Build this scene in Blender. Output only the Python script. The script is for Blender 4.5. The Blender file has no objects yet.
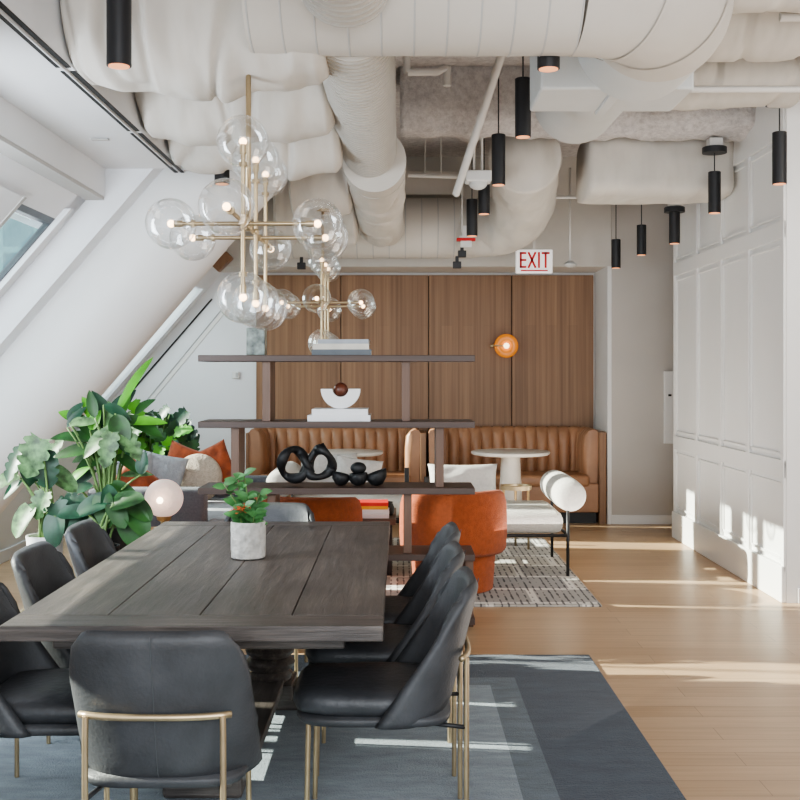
import bpy, bmesh, math, random
from mathutils import Vector, Matrix, noise
R = math.radians
PI = math.pi
F = 1100.0          # focal length in pixels of the 800 px frame
EYE = 1.5
HZ = 373.0
random.seed(7)
col = bpy.context.scene.collection

def at(px, py, Y):
    return Vector(((px-400)*Y/F, Y, EYE-(py-HZ)*Y/F))

# ------------------------------------------------------------------ materials
def nodes_of(name):
    m = bpy.data.materials.new(name); m.use_nodes = True
    nt = m.node_tree; b = nt.nodes['Principled BSDF']
    return m, nt, b

def ramp(nt, stops):
    r = nt.nodes.new('ShaderNodeValToRGB'); e = r.color_ramp.elements
    while len(e) < len(stops): e.new(0.5)
    for i, (p, c) in enumerate(stops):
        e[i].position = p; e[i].color = (*c, 1)
    return r

def coords(nt, scale=(1,1,1), rot=(0,0,0), kind='Object'):
    tc = nt.nodes.new('ShaderNodeTexCoord'); mp = nt.nodes.new('ShaderNodeMapping')
    mp.inputs['Scale'].default_value = scale; mp.inputs['Rotation'].default_value = rot
    nt.links.new(tc.outputs[kind], mp.inputs['Vector'])
    return mp

def mat(name, c, rough=0.6, metal=0.0, var=0.12, nscale=8.0, bump=0.0, bscale=60.0, stretch=(1,1,1), bdist=0.02, bdetail=4, sheen=0.0, emis=None, spec=None):
    m, nt, b = nodes_of(name); L = nt.links.new
    mp = coords(nt, stretch)
    n = nt.nodes.new('ShaderNodeTexNoise'); n.inputs['Scale'].default_value = nscale; n.inputs['Detail'].default_value = 5
    L(mp.outputs[0], n.inputs['Vector'])
    lo = tuple(max(0, x*(1-var)) for x in c); hi = tuple(min(1, x*(1+var)) for x in c)
    r = ramp(nt, [(0.3, lo), (0.7, hi)])
    L(n.outputs['Fac'], r.inputs[0]); L(r.outputs[0], b.inputs['Base Color'])
    b.inputs['Roughness'].default_value = rough; b.inputs['Metallic'].default_value = metal
    if spec is not None: b.inputs['Specular IOR Level'].default_value = spec
    if sheen: b.inputs['Sheen Weight'].default_value = sheen
    if bump:
        n2 = nt.nodes.new('ShaderNodeTexNoise'); n2.inputs['Scale'].default_value = bscale; n2.inputs['Detail'].default_value = bdetail
        L(mp.outputs[0], n2.inputs['Vector'])
        bp = nt.nodes.new('ShaderNodeBump'); bp.inputs['Strength'].default_value = bump; bp.inputs['Distance'].default_value = bdist
        L(n2.outputs['Fac'], bp.inputs['Height']); L(bp.outputs[0], b.inputs['Normal'])
    if emis:
        b.inputs['Emission Color'].default_value = (*emis[0], 1); b.inputs['Emission Strength'].default_value = emis[1]
    return m

def wood(name, dark, light, axis='X', scale=1.0, rough=0.45, fine=40.0, bump=0.15):
    m, nt, b = nodes_of(name); L = nt.links.new
    s = {'X': (0.6, fine/4, fine/4), 'Y': (fine/4, 0.6, fine/4), 'Z': (fine/4, fine/4, 0.5)}[axis]
    mp = coords(nt, tuple(v*scale for v in s))
    n = nt.nodes.new('ShaderNodeTexNoise'); n.inputs['Scale'].default_value = 2.0; n.inputs['Detail'].default_value = 8; n.inputs['Roughness'].default_value = 0.65
    n.inputs['Distortion'].default_value = 0.4
    L(mp.outputs[0], n.inputs['Vector'])
    r = ramp(nt, [(0.3, dark), (0.7, light)])
    L(n.outputs['Fac'], r.inputs[0]); L(r.outputs[0], b.inputs['Base Color'])
    b.inputs['Roughness'].default_value = rough
    bp = nt.nodes.new('ShaderNodeBump'); bp.inputs['Strength'].default_value = bump; bp.inputs['Distance'].default_value = 0.01
    L(n.outputs['Fac'], bp.inputs['Height']); L(bp.outputs[0], b.inputs['Normal'])
    return m

def floor_mat():
    m, nt, b = nodes_of('oak_planks'); L = nt.links.new
    mp = coords(nt)
    br = nt.nodes.new('ShaderNodeTexBrick')
    br.inputs['Scale'].default_value = 1.0; br.inputs['Brick Width'].default_value = 2.1; br.inputs['Row Height'].default_value = 0.15
    br.inputs['Mortar Size'].default_value = 0.0015; br.inputs['Mortar Smooth'].default_value = 0.2
    br.inputs['Color1'].default_value = (0.50, 0.335, 0.20, 1); br.inputs['Color2'].default_value = (0.60, 0.42, 0.265, 1)
    br.inputs['Mortar'].default_value = (0.30, 0.19, 0.11, 1); br.offset = 0.37
    L(mp.outputs[0], br.inputs['Vector'])
    mp2 = coords(nt, (0.7, 14, 1))
    n = nt.nodes.new('ShaderNodeTexNoise'); n.inputs['Scale'].default_value = 2.5; n.inputs['Detail'].default_value = 7
    L(mp2.outputs[0], n.inputs['Vector'])
    r = ramp(nt, [(0.25, (0.78, 0.76, 0.74)), (0.75, (1.0, 1.0, 1.0))])
    L(n.outputs['Fac'], r.inputs[0])
    mx = nt.nodes.new('ShaderNodeMixRGB'); mx.blend_type = 'MULTIPLY'; mx.inputs[0].default_value = 1
    L(br.outputs['Color'], mx.inputs[1]); L(r.outputs[0], mx.inputs[2]); L(mx.outputs[0], b.inputs['Base Color'])
    b.inputs['Roughness'].default_value = 0.33; b.inputs['Specular IOR Level'].default_value = 0.45
    return m

def panel_wood():
    m, nt, b = nodes_of('oak_wall_panels'); L = nt.links.new
    mp = coords(nt, (22, 1, 0.35))
    n = nt.nodes.new('ShaderNodeTexNoise'); n.inputs['Scale'].default_value = 1.6; n.inputs['Detail'].default_value = 6
    L(mp.outputs[0], n.inputs['Vector'])
    r = ramp(nt, [(0.3, (0.20, 0.105, 0.055)), (0.55, (0.275, 0.155, 0.085)), (0.75, (0.33, 0.195, 0.11))])
    L(n.outputs['Fac'], r.inputs[0])
    br = nt.nodes.new('ShaderNodeTexBrick')
    br.inputs['Color1'].default_value = (0.86, 0.86, 0.86, 1); br.inputs['Color2'].default_value = (1, 1, 1, 1); br.inputs['Mortar'].default_value = (0.75, 0.75, 0.75, 1)
    br.inputs['Scale'].default_value = 1; br.inputs['Brick Width'].default_value = 4.0; br.inputs['Row Height'].default_value = 0.11; br.inputs['Mortar Size'].default_value = 0.001
    mp2 = coords(nt, (1, 1, 1), (0, R(90), 0)); L(mp2.outputs[0], br.inputs['Vector'])
    mpx = nt.nodes.new('ShaderNodeSeparateXYZ'); tc = nt.nodes.new('ShaderNodeTexCoord'); L(tc.outputs['Object'], mpx.inputs[0])
    cb = nt.nodes.new('ShaderNodeCombineXYZ'); L(mpx.outputs[2], cb.inputs[0]); L(mpx.outputs[0], cb.inputs[1]); L(cb.outputs[0], br.inputs['Vector'])
    mx = nt.nodes.new('ShaderNodeMixRGB'); mx.blend_type = 'MULTIPLY'; mx.inputs[0].default_value = 1
    L(r.outputs[0], mx.inputs[1]); L(br.outputs['Color'], mx.inputs[2]); L(mx.outputs[0], b.inputs['Base Color'])
    b.inputs['Roughness'].default_value = 0.5
    return m

def glass(name, tint=(1,1,1), edge=0.55, base=0.04, rough=0.02):
    m = bpy.data.materials.new(name); m.use_nodes = True; nt = m.node_tree; nt.nodes.clear(); L = nt.links.new
    out = nt.nodes.new('ShaderNodeOutputMaterial'); mix = nt.nodes.new('ShaderNodeMixShader')
    tr = nt.nodes.new('ShaderNodeBsdfTransparent'); tr.inputs[0].default_value = (*tint, 1)
    gl = nt.nodes.new('ShaderNodeBsdfGlossy'); gl.inputs['Roughness'].default_value = rough; gl.inputs[0].default_value = (1,1,1,1)
    lw = nt.nodes.new('ShaderNodeLayerWeight'); lw.inputs['Blend'].default_value = 0.35
    mr = nt.nodes.new('ShaderNodeMapRange'); mr.inputs['To Min'].default_value = base; mr.inputs['To Max'].default_value = edge
    L(lw.outputs['Facing'], mr.inputs['Value']); L(mr.outputs[0], mix.inputs[0]); L(tr.outputs[0], mix.inputs[1]); L(gl.outputs[0], mix.inputs[2]); L(mix.outputs[0], out.inputs[0])
    return m

def foam_mat():
    m, nt, b = nodes_of('sprayed_insulation'); L = nt.links.new
    mp = coords(nt)
    n = nt.nodes.new('ShaderNodeTexNoise'); n.inputs['Scale'].default_value = 22; n.inputs['Detail'].default_value = 6; n.inputs['Roughness'].default_value = 0.75
    L(mp.outputs[0], n.inputs['Vector'])
    r = ramp(nt, [(0.3, (0.54, 0.50, 0.485)), (0.6, (0.80, 0.76, 0.74))]); L(n.outputs['Fac'], r.inputs[0]); L(r.outputs[0], b.inputs['Base Color'])
    bp = nt.nodes.new('ShaderNodeBump'); bp.inputs['Strength'].default_value = 1.0; bp.inputs['Distance'].default_value = 0.04
    L(n.outputs['Fac'], bp.inputs['Height']); L(bp.outputs[0], b.inputs['Normal']); b.inputs['Roughness'].default_value = 0.95
    return m

def rug_blue():
    # concentric border bands, worn pile
    m, nt, b = nodes_of('blue_grey_rug_pile'); L = nt.links.new
    tc = nt.nodes.new('ShaderNodeTexCoord'); sp = nt.nodes.new('ShaderNodeSeparateXYZ'); L(tc.outputs['Object'], sp.inputs[0])
    def edge(sock, half):
        a = nt.nodes.new('ShaderNodeMath'); a.operation = 'ABSOLUTE'; L(sock, a.inputs[0])
        s = nt.nodes.new('ShaderNodeMath'); s.operation = 'SUBTRACT'; s.inputs[0].default_value = half; L(a.outputs[0], s.inputs[1]); return s
    ex = edge(sp.outputs[0], 1.60); ey = edge(sp.outputs[1], 2.40)
    mn = nt.nodes.new('ShaderNodeMath'); mn.operation = 'MINIMUM'; L(ex.outputs[0], mn.inputs[0]); L(ey.outputs[0], mn.inputs[1])
    r = ramp(nt, [(0.0, (0.058, 0.074, 0.098)), (0.43, (0.058, 0.074, 0.098)), (0.44, (0.125, 0.155, 0.18)), (0.56, (0.125, 0.155, 0.18)), (0.57, (0.25, 0.295, 0.33))])
    r.color_ramp.interpolation = 'CONSTANT'
    L(mn.outputs[0], r.inputs[0])
    mp = coords(nt, (1, 3, 1)); n = nt.nodes.new('ShaderNodeTexNoise'); n.inputs['Scale'].default_value = 5; n.inputs['Detail'].default_value = 9; n.inputs['Roughness'].default_value = 0.7
    L(mp.outputs[0], n.inputs['Vector'])
    r2 = ramp(nt, [(0.3, (0.72, 0.72, 0.72)), (0.7, (1.25, 1.25, 1.25))]); L(n.outputs['Fac'], r2.inputs[0])
    mx = nt.nodes.new('ShaderNodeMixRGB'); mx.blend_type = 'MULTIPLY'; mx.inputs[0].default_value = 1
    L(r.outputs[0], mx.inputs[1]); L(r2.outputs[0], mx.inputs[2]); L(mx.outputs[0], b.inputs['Base Color'])
    b.inputs['Roughness'].default_value = 0.95; b.inputs['Specular IOR Level'].default_value = 0.1; b.inputs['Sheen Weight'].default_value = 0.2
    n3 = nt.nodes.new('ShaderNodeTexNoise'); n3.inputs['Scale'].default_value = 180; bp = nt.nodes.new('ShaderNodeBump'); bp.inputs['Strength'].default_value = 0.6; bp.inputs['Distance'].default_value = 0.01
    L(tc.outputs['Object'], n3.inputs['Vector']); L(n3.outputs['Fac'], bp.inputs['Height']); L(bp.outputs[0], b.inputs['Normal'])
    return m

def rug_light():
    m, nt, b = nodes_of('ivory_grey_woven_rug'); L = nt.links.new
    mp = coords(nt)
    br = nt.nodes.new('ShaderNodeTexBrick')
    br.inputs['Scale'].default_value = 1; br.inputs['Brick Width'].default_value = 0.62; br.inputs['Row Height'].default_value = 0.46
    br.inputs['Mortar Size'].default_value = 0.03; br.offset = 0.5; br.inputs['Mortar Smooth'].default_value = 0.3
    br.inputs['Color1'].default_value = (0.62, 0.59, 0.54, 1); br.inputs['Color2'].default_value = (0.40, 0.395, 0.39, 1); br.inputs['Mortar'].default_value = (0.80, 0.78, 0.74, 1)
    L(mp.outputs[0], br.inputs['Vector'])
    w = nt.nodes.new('ShaderNodeTexWave'); w.inputs['Scale'].default_value = 7; w.inputs['Distortion'].default_value = 0.6; w.bands_direction = 'X'; L(mp.outputs[0], w.inputs['Vector'])
    n = nt.nodes.new('ShaderNodeTexNoise'); n.inputs['Scale'].default_value = 14; n.inputs['Detail'].default_value = 5; L(mp.outputs[0], n.inputs['Vector'])
    mul = nt.nodes.new('ShaderNodeMath'); mul.operation = 'MULTIPLY'; L(w.outputs['Fac'], mul.inputs[0]); L(n.outputs['Fac'], mul.inputs[1])
    r = ramp(nt, [(0.40, (1, 1, 1)), (0.50, (0.30, 0.30, 0.32))]); L(mul.outputs[0], r.inputs[0])
    mx = nt.nodes.new('ShaderNodeMixRGB'); mx.blend_type = 'MULTIPLY'; mx.inputs[0].default_value = 1
    L(br.outputs['Color'], mx.inputs[1]); L(r.outputs[0], mx.inputs[2]); L(mx.outputs[0], b.inputs['Base Color'])
    b.inputs['Roughness'].default_value = 0.95; b.inputs['Specular IOR Level'].default_value = 0.1
    return m

def table_wood(axis):
    m, nt, b = nodes_of('weathered_grey_brown_timber_'+axis); L = nt.links.new
    s = (14, 1.0, 14) if axis == 'Y' else (1.0, 14, 14)
    mp = coords(nt, s)
    n = nt.nodes.new('ShaderNodeTexNoise'); n.inputs['Scale'].default_value = 2.6; n.inputs['Detail'].default_value = 10; n.inputs['Roughness'].default_value = 0.75; n.inputs['Distortion'].default_value = 0.5
    L(mp.outputs[0], n.inputs['Vector'])
    r = ramp(nt, [(0.28, (0.042, 0.036, 0.032)), (0.5, (0.095, 0.081, 0.073)), (0.72, (0.19, 0.163, 0.145))]); L(n.outputs['Fac'], r.inputs[0])
    mp2 = coords(nt, (1, 1, 1)); n2 = nt.nodes.new('ShaderNodeTexNoise'); n2.inputs['Scale'].default_value = 3; L(mp2.outputs[0], n2.inputs['Vector'])
    r2 = ramp(nt, [(0.3, (0.75, 0.75, 0.78)), (0.7, (1.2, 1.18, 1.15))]); L(n2.outputs['Fac'], r2.inputs[0])
    mx = nt.nodes.new('ShaderNodeMixRGB'); mx.blend_type = 'MULTIPLY'; mx.inputs[0].default_value = 1
    L(r.outputs[0], mx.inputs[1]); L(r2.outputs[0], mx.inputs[2]); L(mx.outputs[0], b.inputs['Base Color'])
    b.inputs['Roughness'].default_value = 0.38
    bp = nt.nodes.new('ShaderNodeBump'); bp.inputs['Strength'].default_value = 0.5; bp.inputs['Distance'].default_value = 0.006
    L(n.outputs['Fac'], bp.inputs['Height']); L(bp.outputs[0], b.inputs['Normal'])
    return m

M = dict(
    floor=floor_mat(), panel=panel_wood(), foam=foam_mat(), rug=rug_blue(), rug2=rug_light(),
    table=table_wood('Y'), table_end=table_wood('X'),
    wall=mat('white_wall_paint', (0.74, 0.73, 0.715), 0.7, var=0.02, nscale=3),
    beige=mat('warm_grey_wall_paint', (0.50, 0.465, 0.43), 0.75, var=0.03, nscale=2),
    endwall=mat('cool_white_wall_paint', (0.74, 0.75, 0.775), 0.7, var=0.02, nscale=2),
    column=mat('pale_column_paint', (0.74, 0.735, 0.725), 0.5, var=0.03, nscale=2),
    soffit=mat('soffit_paint', (0.70, 0.705, 0.715), 0.6, var=0.02, nscale=2),
    bulkhead=mat('warm_white_bulkhead', (0.60, 0.565, 0.52), 0.75, var=0.02),
    bulk=mat('bulkhead_paint', (0.46, 0.45, 0.435), 0.7, var=0.02),
    lacquer=mat('white_lacquer', (0.76, 0.75, 0.73), 0.35, var=0.015, nscale=3),
    wrap=mat('canvas_duct_wrap', (0.58, 0.545, 0.495), 0.8, var=0.06, nscale=3, bump=0.6, bscale=2.2, stretch=(3.0, 1.2, 1.2), bdist=0.06, bdetail=1.5),
    duct=mat('painted_metal_duct', (0.58, 0.545, 0.495), 0.55, var=0.03, nscale=4),
    duct_light=mat('pale_metal_duct', (0.60, 0.61, 0.60), 0.5, var=0.03, nscale=4),
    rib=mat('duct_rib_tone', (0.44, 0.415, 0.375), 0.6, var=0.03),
    pipe=mat('painted_pipe', (0.66, 0.64, 0.61), 0.5, var=0.03),
    black=mat('matte_black_metal', (0.016, 0.016, 0.018), 0.45, var=0.1),
    slot=mat('dark_slot', (0.02, 0.02, 0.02), 0.7, var=0.1),
    glow=mat('warm_lamp_opening', (0.9, 0.4, 0.2), 0.6, emis=((1.0, 0.42, 0.2), 0.8)),
    bulb=mat('frosted_bulb', (1, 0.8, 0.6), 0.4, emis=((1.0, 0.62, 0.32), 6.0)),
    brass=mat('brushed_brass', (0.54, 0.425, 0.27), 0.36, 0.85, var=0.08, nscale=20),
    globe=glass('clear_globe_glass', (0.975, 0.98, 0.98), 0.60, 0.05),
    pane=glass('facade_glass', (0.93, 0.985, 0.975), 0.14, 0.02),
    leather=mat('charcoal_leather', (0.060, 0.062, 0.067), 0.5, var=0.35, nscale=6, bump=0.12, bscale=90),
    leather_seat=mat('black_leather_cushion', (0.045, 0.047, 0.052), 0.42, var=0.3, nscale=7, bump=0.15, bscale=40),
    seam=mat('leather_seam', (0.085, 0.09, 0.095), 0.6, var=0.1),
    walnut=wood('walnut_shelf', (0.045, 0.028, 0.022), (0.090, 0.056, 0.044), 'X', fine=40),
    walnut_post=wood('walnut_post', (0.095, 0.052, 0.034), (0.165, 0.095, 0.064), 'Z', fine=40),
    dark_wood=wood('dark_coffee_table_wood', (0.075, 0.045, 0.032), (0.13, 0.082, 0.06), 'X'),
    tan=mat('caramel_leather', (0.37, 0.195, 0.108), 0.42, var=0.15, nscale=5, bump=0.05, bscale=60),
    end_wood=wood('banquette_wood', (0.20, 0.105, 0.055), (0.29, 0.16, 0.085), 'Z'),
    rust=mat('rust_chenille', (0.36, 0.082, 0.024), 0.9, var=0.16, nscale=30, bump=0.5, bscale=160, sheen=0.1),
    rust2=mat('rust_velvet', (0.30, 0.066, 0.022), 0.8, var=0.4, nscale=14, sheen=0.1),
    boucle=mat('ivory_boucle', (0.70, 0.675, 0.62), 0.95, var=0.06, nscale=60, bump=0.7, bscale=190, sheen=0.2),
    linen=mat('pale_linen', (0.58, 0.555, 0.53), 0.95, var=0.07, nscale=50, bump=0.4, bscale=160),
    beige_knit=mat('oatmeal_knit', (0.50, 0.42, 0.34), 0.95, var=0.12, nscale=40, bump=0.8, bscale=80),
    grey_knit=mat('blue_grey_weave', (0.38, 0.40, 0.43), 0.9, var=0.12, nscale=30, bump=0.5, bscale=110),
    sofa=mat('slate_sofa_fabric', (0.145, 0.15, 0.172), 0.95, var=0.12, nscale=70, bump=0.4, bscale=220, sheen=0.2),
    sofa_light=mat('light_grey_sofa_fabric', (0.42, 0.43, 0.455), 0.95, var=0.08, nscale=60, bump=0.4, bscale=200),
    stone=mat('ivory_stone', (0.66, 0.61, 0.55), 0.4, var=0.08, nscale=7),
    ceramic_black=mat('matte_black_ceramic', (0.013, 0.013, 0.014), 0.55, var=0.2, bump=0.2),
    ceramic_white=mat('white_plaster', (0.76, 0.75, 0.74), 0.7, var=0.03),
    brown_ball=mat('brown_wooden_ball', (0.12, 0.035, 0.018), 0.4, var=0.3, nscale=25),
    marble=mat('green_grey_marble', (0.17, 0.20, 0.18), 0.35, var=0.75, nscale=18),
    concrete=mat('speckled_white_concrete', (0.56, 0.54, 0.50), 0.85, var=0.25, nscale=28, bump=0.6, bscale=45),
    soil=mat('potting_soil', (0.04, 0.026, 0.018), 0.95, var=0.4, nscale=60, bump=0.8),
    leaf=mat('deep_green_leaf', (0.020, 0.082, 0.014), 0.5, var=0.6, nscale=9),
    leaf_bright=mat('bright_green_leaf', (0.09, 0.32, 0.02), 0.5, var=0.25, nscale=9),
    leaf_blue=mat('blue_green_leaf', (0.014, 0.058, 0.028), 0.45, var=0.6, nscale=12),
    leaf_pale=mat('silver_green_leaf', (0.085, 0.17, 0.065), 0.5, var=0.7, nscale=26),
    stem=mat('green_stem', (0.14, 0.24, 0.075), 0.6, var=0.25, nscale=14),
    succulent=mat('jade_green_leaf', (0.075, 0.22, 0.07), 0.45, var=0.5, nscale=18),
    flower=mat('orange_petals', (0.75, 0.15, 0.05), 0.6, var=0.2, nscale=20),
    amber=mat('amber_glass', (0.62, 0.19, 0.02), 0.25, emis=((1.0, 0.35, 0.05), 0.25)),
    lampglass=mat('frosted_lamp_glass', (0.72, 0.58, 0.54), 0.5, var=0.06, nscale=20, bump=0.6, bscale=18, emis=((1.0, 0.78, 0.68), 0.45)),
    rattan=mat('woven_rattan', (0.36, 0.18, 0.07), 0.7, var=0.4, nscale=50, bump=0.8, bscale=60),
    white_plastic=mat('white_plastic', (0.72, 0.72, 0.71), 0.45, var=0.02),
    sign_white=mat('sign_face', (0.86, 0.85, 0.83), 0.4, var=0.01, emis=((1, 0.97, 0.94), 0.25)),
    sign_red=mat('sign_red', (0.55, 0.012, 0.012), 0.5, var=0.05),
    pages=mat('book_pages', (0.66, 0.64, 0.60), 0.9, var=0.12, nscale=40, stretch=(1, 1, 30)),
    cream_cover=mat('cream_cover', (0.55, 0.52, 0.46), 0.5), navy=mat('slate_cover', (0.10, 0.115, 0.13), 0.5), white_cover=mat('white_cover', (0.72, 0.72, 0.73), 0.5, var=0.04),
    grey_cover=mat('grey_cover', (0.33, 0.35, 0.38), 0.5), red_cover=mat('red_cover', (0.60, 0.04, 0.03), 0.5), yellow_cover=mat('yellow_cover', (0.75, 0.40, 0.04), 0.5),
    tower=None,
    frame=mat('dark_window_frame', (0.05, 0.055, 0.06), 0.4, 0.3),
    frame_white=mat('white_window_frame', (0.70, 0.71, 0.73), 0.45, var=0.02),
    ext=mat('sun_blocker_grey', (0.45, 0.44, 0.42), 0.85, var=0.08),
    plinth=mat('black_plinth', (0.018, 0.018, 0.02), 0.5),
)
def tower_mat():
    m, nt, b = nodes_of('teal_glass_tower'); L = nt.links.new
    tc = nt.nodes.new('ShaderNodeTexCoord'); sp = nt.nodes.new('ShaderNodeSeparateXYZ'); L(tc.outputs['Object'], sp.inputs[0])
    cb = nt.nodes.new('ShaderNodeCombineXYZ'); ad = nt.nodes.new('ShaderNodeMath'); ad.operation = 'ADD'
    L(sp.outputs[0], ad.inputs[0]); L(sp.outputs[1], ad.inputs[1]); L(ad.outputs[0], cb.inputs[0]); L(sp.outputs[2], cb.inputs[1])
    br = nt.nodes.new('ShaderNodeTexBrick'); br.offset = 0
    br.inputs['Scale'].default_value = 1; br.inputs['Brick Width'].default_value = 1.1; br.inputs['Row Height'].default_value = 1.3; br.inputs['Mortar Size'].default_value = 0.09
    br.inputs['Color1'].default_value = (0.06, 0.17, 0.18, 1); br.inputs['Color2'].default_value = (0.11, 0.26, 0.27, 1); br.inputs['Mortar'].default_value = (0.20, 0.42, 0.40, 1)
    L(cb.outputs[0], br.inputs['Vector']); L(br.outputs['Color'], b.inputs['Base Color']); b.inputs['Roughness'].default_value = 0.3
    return m
M['tower'] = tower_mat()

# ------------------------------------------------------------------ mesh helpers
def NB(): return bmesh.new()

def box(bm, c, s, bev=0.0, rot=None, seg=2):
    r = bmesh.ops.create_cube(bm, size=1.0); vs = r['verts']
    bmesh.ops.scale(bm, vec=Vector(s), verts=vs)
    if bev > 0:
        es = list({e for v in vs for e in v.link_edges})
        rb = bmesh.ops.bevel(bm, geom=es, offset=min(bev, min(s)*0.49), segments=seg, affect='EDGES', profile=0.5)
        vs = list({v for f in rb['faces'] for v in f.verts} | {v for v in vs if v.is_valid})
    if rot is not None: bmesh.ops.rotate(bm, cent=(0,0,0), matrix=rot, verts=vs)
    bmesh.ops.translate(bm, vec=Vector(c), verts=vs)
    return vs

def ring_loft(bm, rings, cap=True, closed=True):
    vr = [[bm.verts.new(p) for p in ring] for ring in rings]
    for a, b in zip(vr[:-1], vr[1:]):
        n = len(a)
        for i in range(n if closed else n-1):
            j = (i+1) % n
            bm.faces.new((a[i], a[j], b[j], b[i]))
    if cap and closed:
        bm.faces.new(list(reversed(vr[0]))); bm.faces.new(vr[-1])
    return vr

def tube(bm, pts, rad, n=12, cap=True, squash=None):
    pts = [Vector(p) for p in pts]
    if not hasattr(rad, '__len__'): rad = [rad]*len(pts)
    rings = []; up = None
    for i, p in enumerate(pts):
        t = (pts[min(i+1, len(pts)-1)] - pts[max(i-1, 0)]).normalized()
        if up is None:
            up = Vector((0,0,1)) if abs(t.z) < 0.9 else Vector((1,0,0))
        side = t.cross(up).normalized(); up = side.cross(t).normalized()
        r = rad[i]
        rings.append([p + side*(r*math.cos(a)) + up*(r*math.sin(a)) for a in [2*PI*k/n for k in range(n)]])
    ring_loft(bm, rings, cap)

def lathe(bm, prof, c=(0,0,0), n=28, axis='Z', cap=True):
    c = Vector(c); rings = []
    for r, z in prof:
        ring = []
        for k in range(n):
            a = 2*PI*k/n; x, y = r*math.cos(a), r*math.sin(a)
            if axis == 'Z': v = Vector((x, y, z))
            elif axis == 'Y': v = Vector((x, z, -y))
            else: v = Vector((z, x, y))
            ring.append(c+v)
        rings.append(ring)
    ring_loft(bm, rings, cap)

def ball(bm, c, r, n=20, sc=(1,1,1)):
    g = bmesh.ops.create_uvsphere(bm, u_segments=n, v_segments=max(8, n*2//3), radius=r)
    bmesh.ops.scale(bm, vec=Vector(sc), verts=g['verts'])
    bmesh.ops.translate(bm, vec=Vector(c), verts=g['verts'])
    return g['verts']

def prism(bm, poly, axis, a, b):
    """poly of 2-D points extruded along axis between a and b"""
    def v(p, t):
        return {'X': (t, p[0], p[1]), 'Y': (p[0], t, p[1]), 'Z': (p[0], p[1], t)}[axis]
    ring_loft(bm, [[v(p, a) for p in poly], [v(p, b) for p in poly]])

def obj(name, bm, m, parent=None, loc=None, smooth=False, sub=0, rot=None, angle=None):
    bmesh.ops.recalc_face_normals(bm, faces=bm.faces[:])
    me = bpy.data.meshes.new(name); bm.to_mesh(me); bm.free()
    ms = m if isinstance(m, (list, tuple)) else [m]
    for x in ms: me.materials.append(x)
    o = bpy.data.objects.new(name, me); col.objects.link(o)
    if parent is not None: o.parent = parent
    if loc is not None: o.location = loc
    if rot is not None: o.rotation_euler = rot
    if smooth:
        for p in me.polygons: p.use_smooth = True
        if angle: me.set_sharp_from_angle(angle=R(angle))
    if sub:
        s = o.modifiers.new('subdivision', 'SUBSURF'); s.levels = sub; s.render_levels = sub
    return o

def tag(o, label, cat, group=None, kind=None):
    o['label'] = label; o['category'] = cat
    if group: o['group'] = group
    if kind: o['kind'] = kind
    return o

def thing(name, label, cat, loc=(0,0,0), rotz=0, group=None):
    o = bpy.data.objects.new(name, None); o.empty_display_size = 0.1; col.objects.link(o)
    o.location = loc; o.rotation_euler = (0, 0, rotz)
    return tag(o, label, cat, group)

def struct(name, bm, m, parent=None, smooth=False, **k):
    o = obj(name, bm, m, parent, smooth=smooth, **k)
    if parent is None: o['kind'] = 'structure'
    return o

KIDS = {}
def children(o): return [c for c in bpy.data.objects if c.parent == o]
def copy_tree(o, parent=None):
    c = o.copy(); col.objects.link(c)
    if parent is not None: c.parent = parent
    for ch in children(o): copy_tree(ch, c)
    return c

def rects_box(bm, x0, x1, y0, y1, z0, z1, bev=0.0):
    return box(bm, ((x0+x1)/2, (y0+y1)/2, (z0+z1)/2), (x1-x0, y1-y0, z1-z0), bev)

# ================================================================== SETTING
def FX(z): return -4.1 + 0.87*z       # the leaning facade plane
YB = 11.6                              # back of the wood niche
CEIL = 3.65

b = NB(); rects_box(b, -3.4, 6.0, -1.5, 12.2, -0.12, 0.0); struct('floor', b, M['floor'])
b = NB(); rects_box(b, -1.35, 6.0, -1.5, 12.2, CEIL, CEIL+0.15); struct('ceiling', b, M['foam'])
# back wall with wood panelling
b = NB(); rects_box(b, -1.50, 2.12, YB+0.03, YB+0.2, 0, CEIL); wb = struct('wall_back', b, M['wall'])
edges_px = [256, 341, 428.5, 511.5, 593.5]
for i in range(4):
    xa = (edges_px[i]-400)*YB/F; xb = (edges_px[i+1]-400)*YB/F
    b = NB(); rects_box(b, xa+0.004, xb-0.004, YB-0.02, YB+0.025, 0.0, 2.53, 0.003)
    obj('wood_panel', b, M['panel'], wb)
b = NB(); rects_box(b, -1.49, 2.0, YB+0.024, YB+0.029, 0.02, 2.53); obj('panel_backing', b, M['slot'], wb)
# left part of the end wall, white, with raised joints parallel to the leaning facade
b = NB()
prism(b, [(-4.0, 0), (-1.50, 0), (-1.50, CEIL), (-1.9, CEIL), (-1.9, 3.3), (-4.0, 0.9)], 'Y', YB, YB+0.2)
we = struct('wall_end_left', b, M['endwall'])
for (pa, pb, w, mm) in (((212, 299), (132, 391), 0.016, 'slot'), ((222, 309), (137, 412), 0.008, 'bulk'), ((226, 309), (141, 412), 0.035, 'wall')):
    A = at(*pa, YB-0.005); B = at(*pb, YB-0.005); d = (B-A); n_ = Vector((d.z, 0, -d.x)).normalized()*w/2
    b = NB(); prism(b, [((A+n_).x, (A+n_).z), ((B+n_).x, (B+n_).z), ((B-n_).x, (B-n_).z), ((A-n_).x, (A-n_).z)], 'Y', YB-0.012, YB+0.001)
    obj('joint_strip', b, M[mm], we)
# bulkhead over the niche
b = NB(); rects_box(b, -1.9, 2.10, 10.95, YB+0.03, 2.56, CEIL); struct('wall_bulkhead', b, M['bulkhead'])
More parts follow.
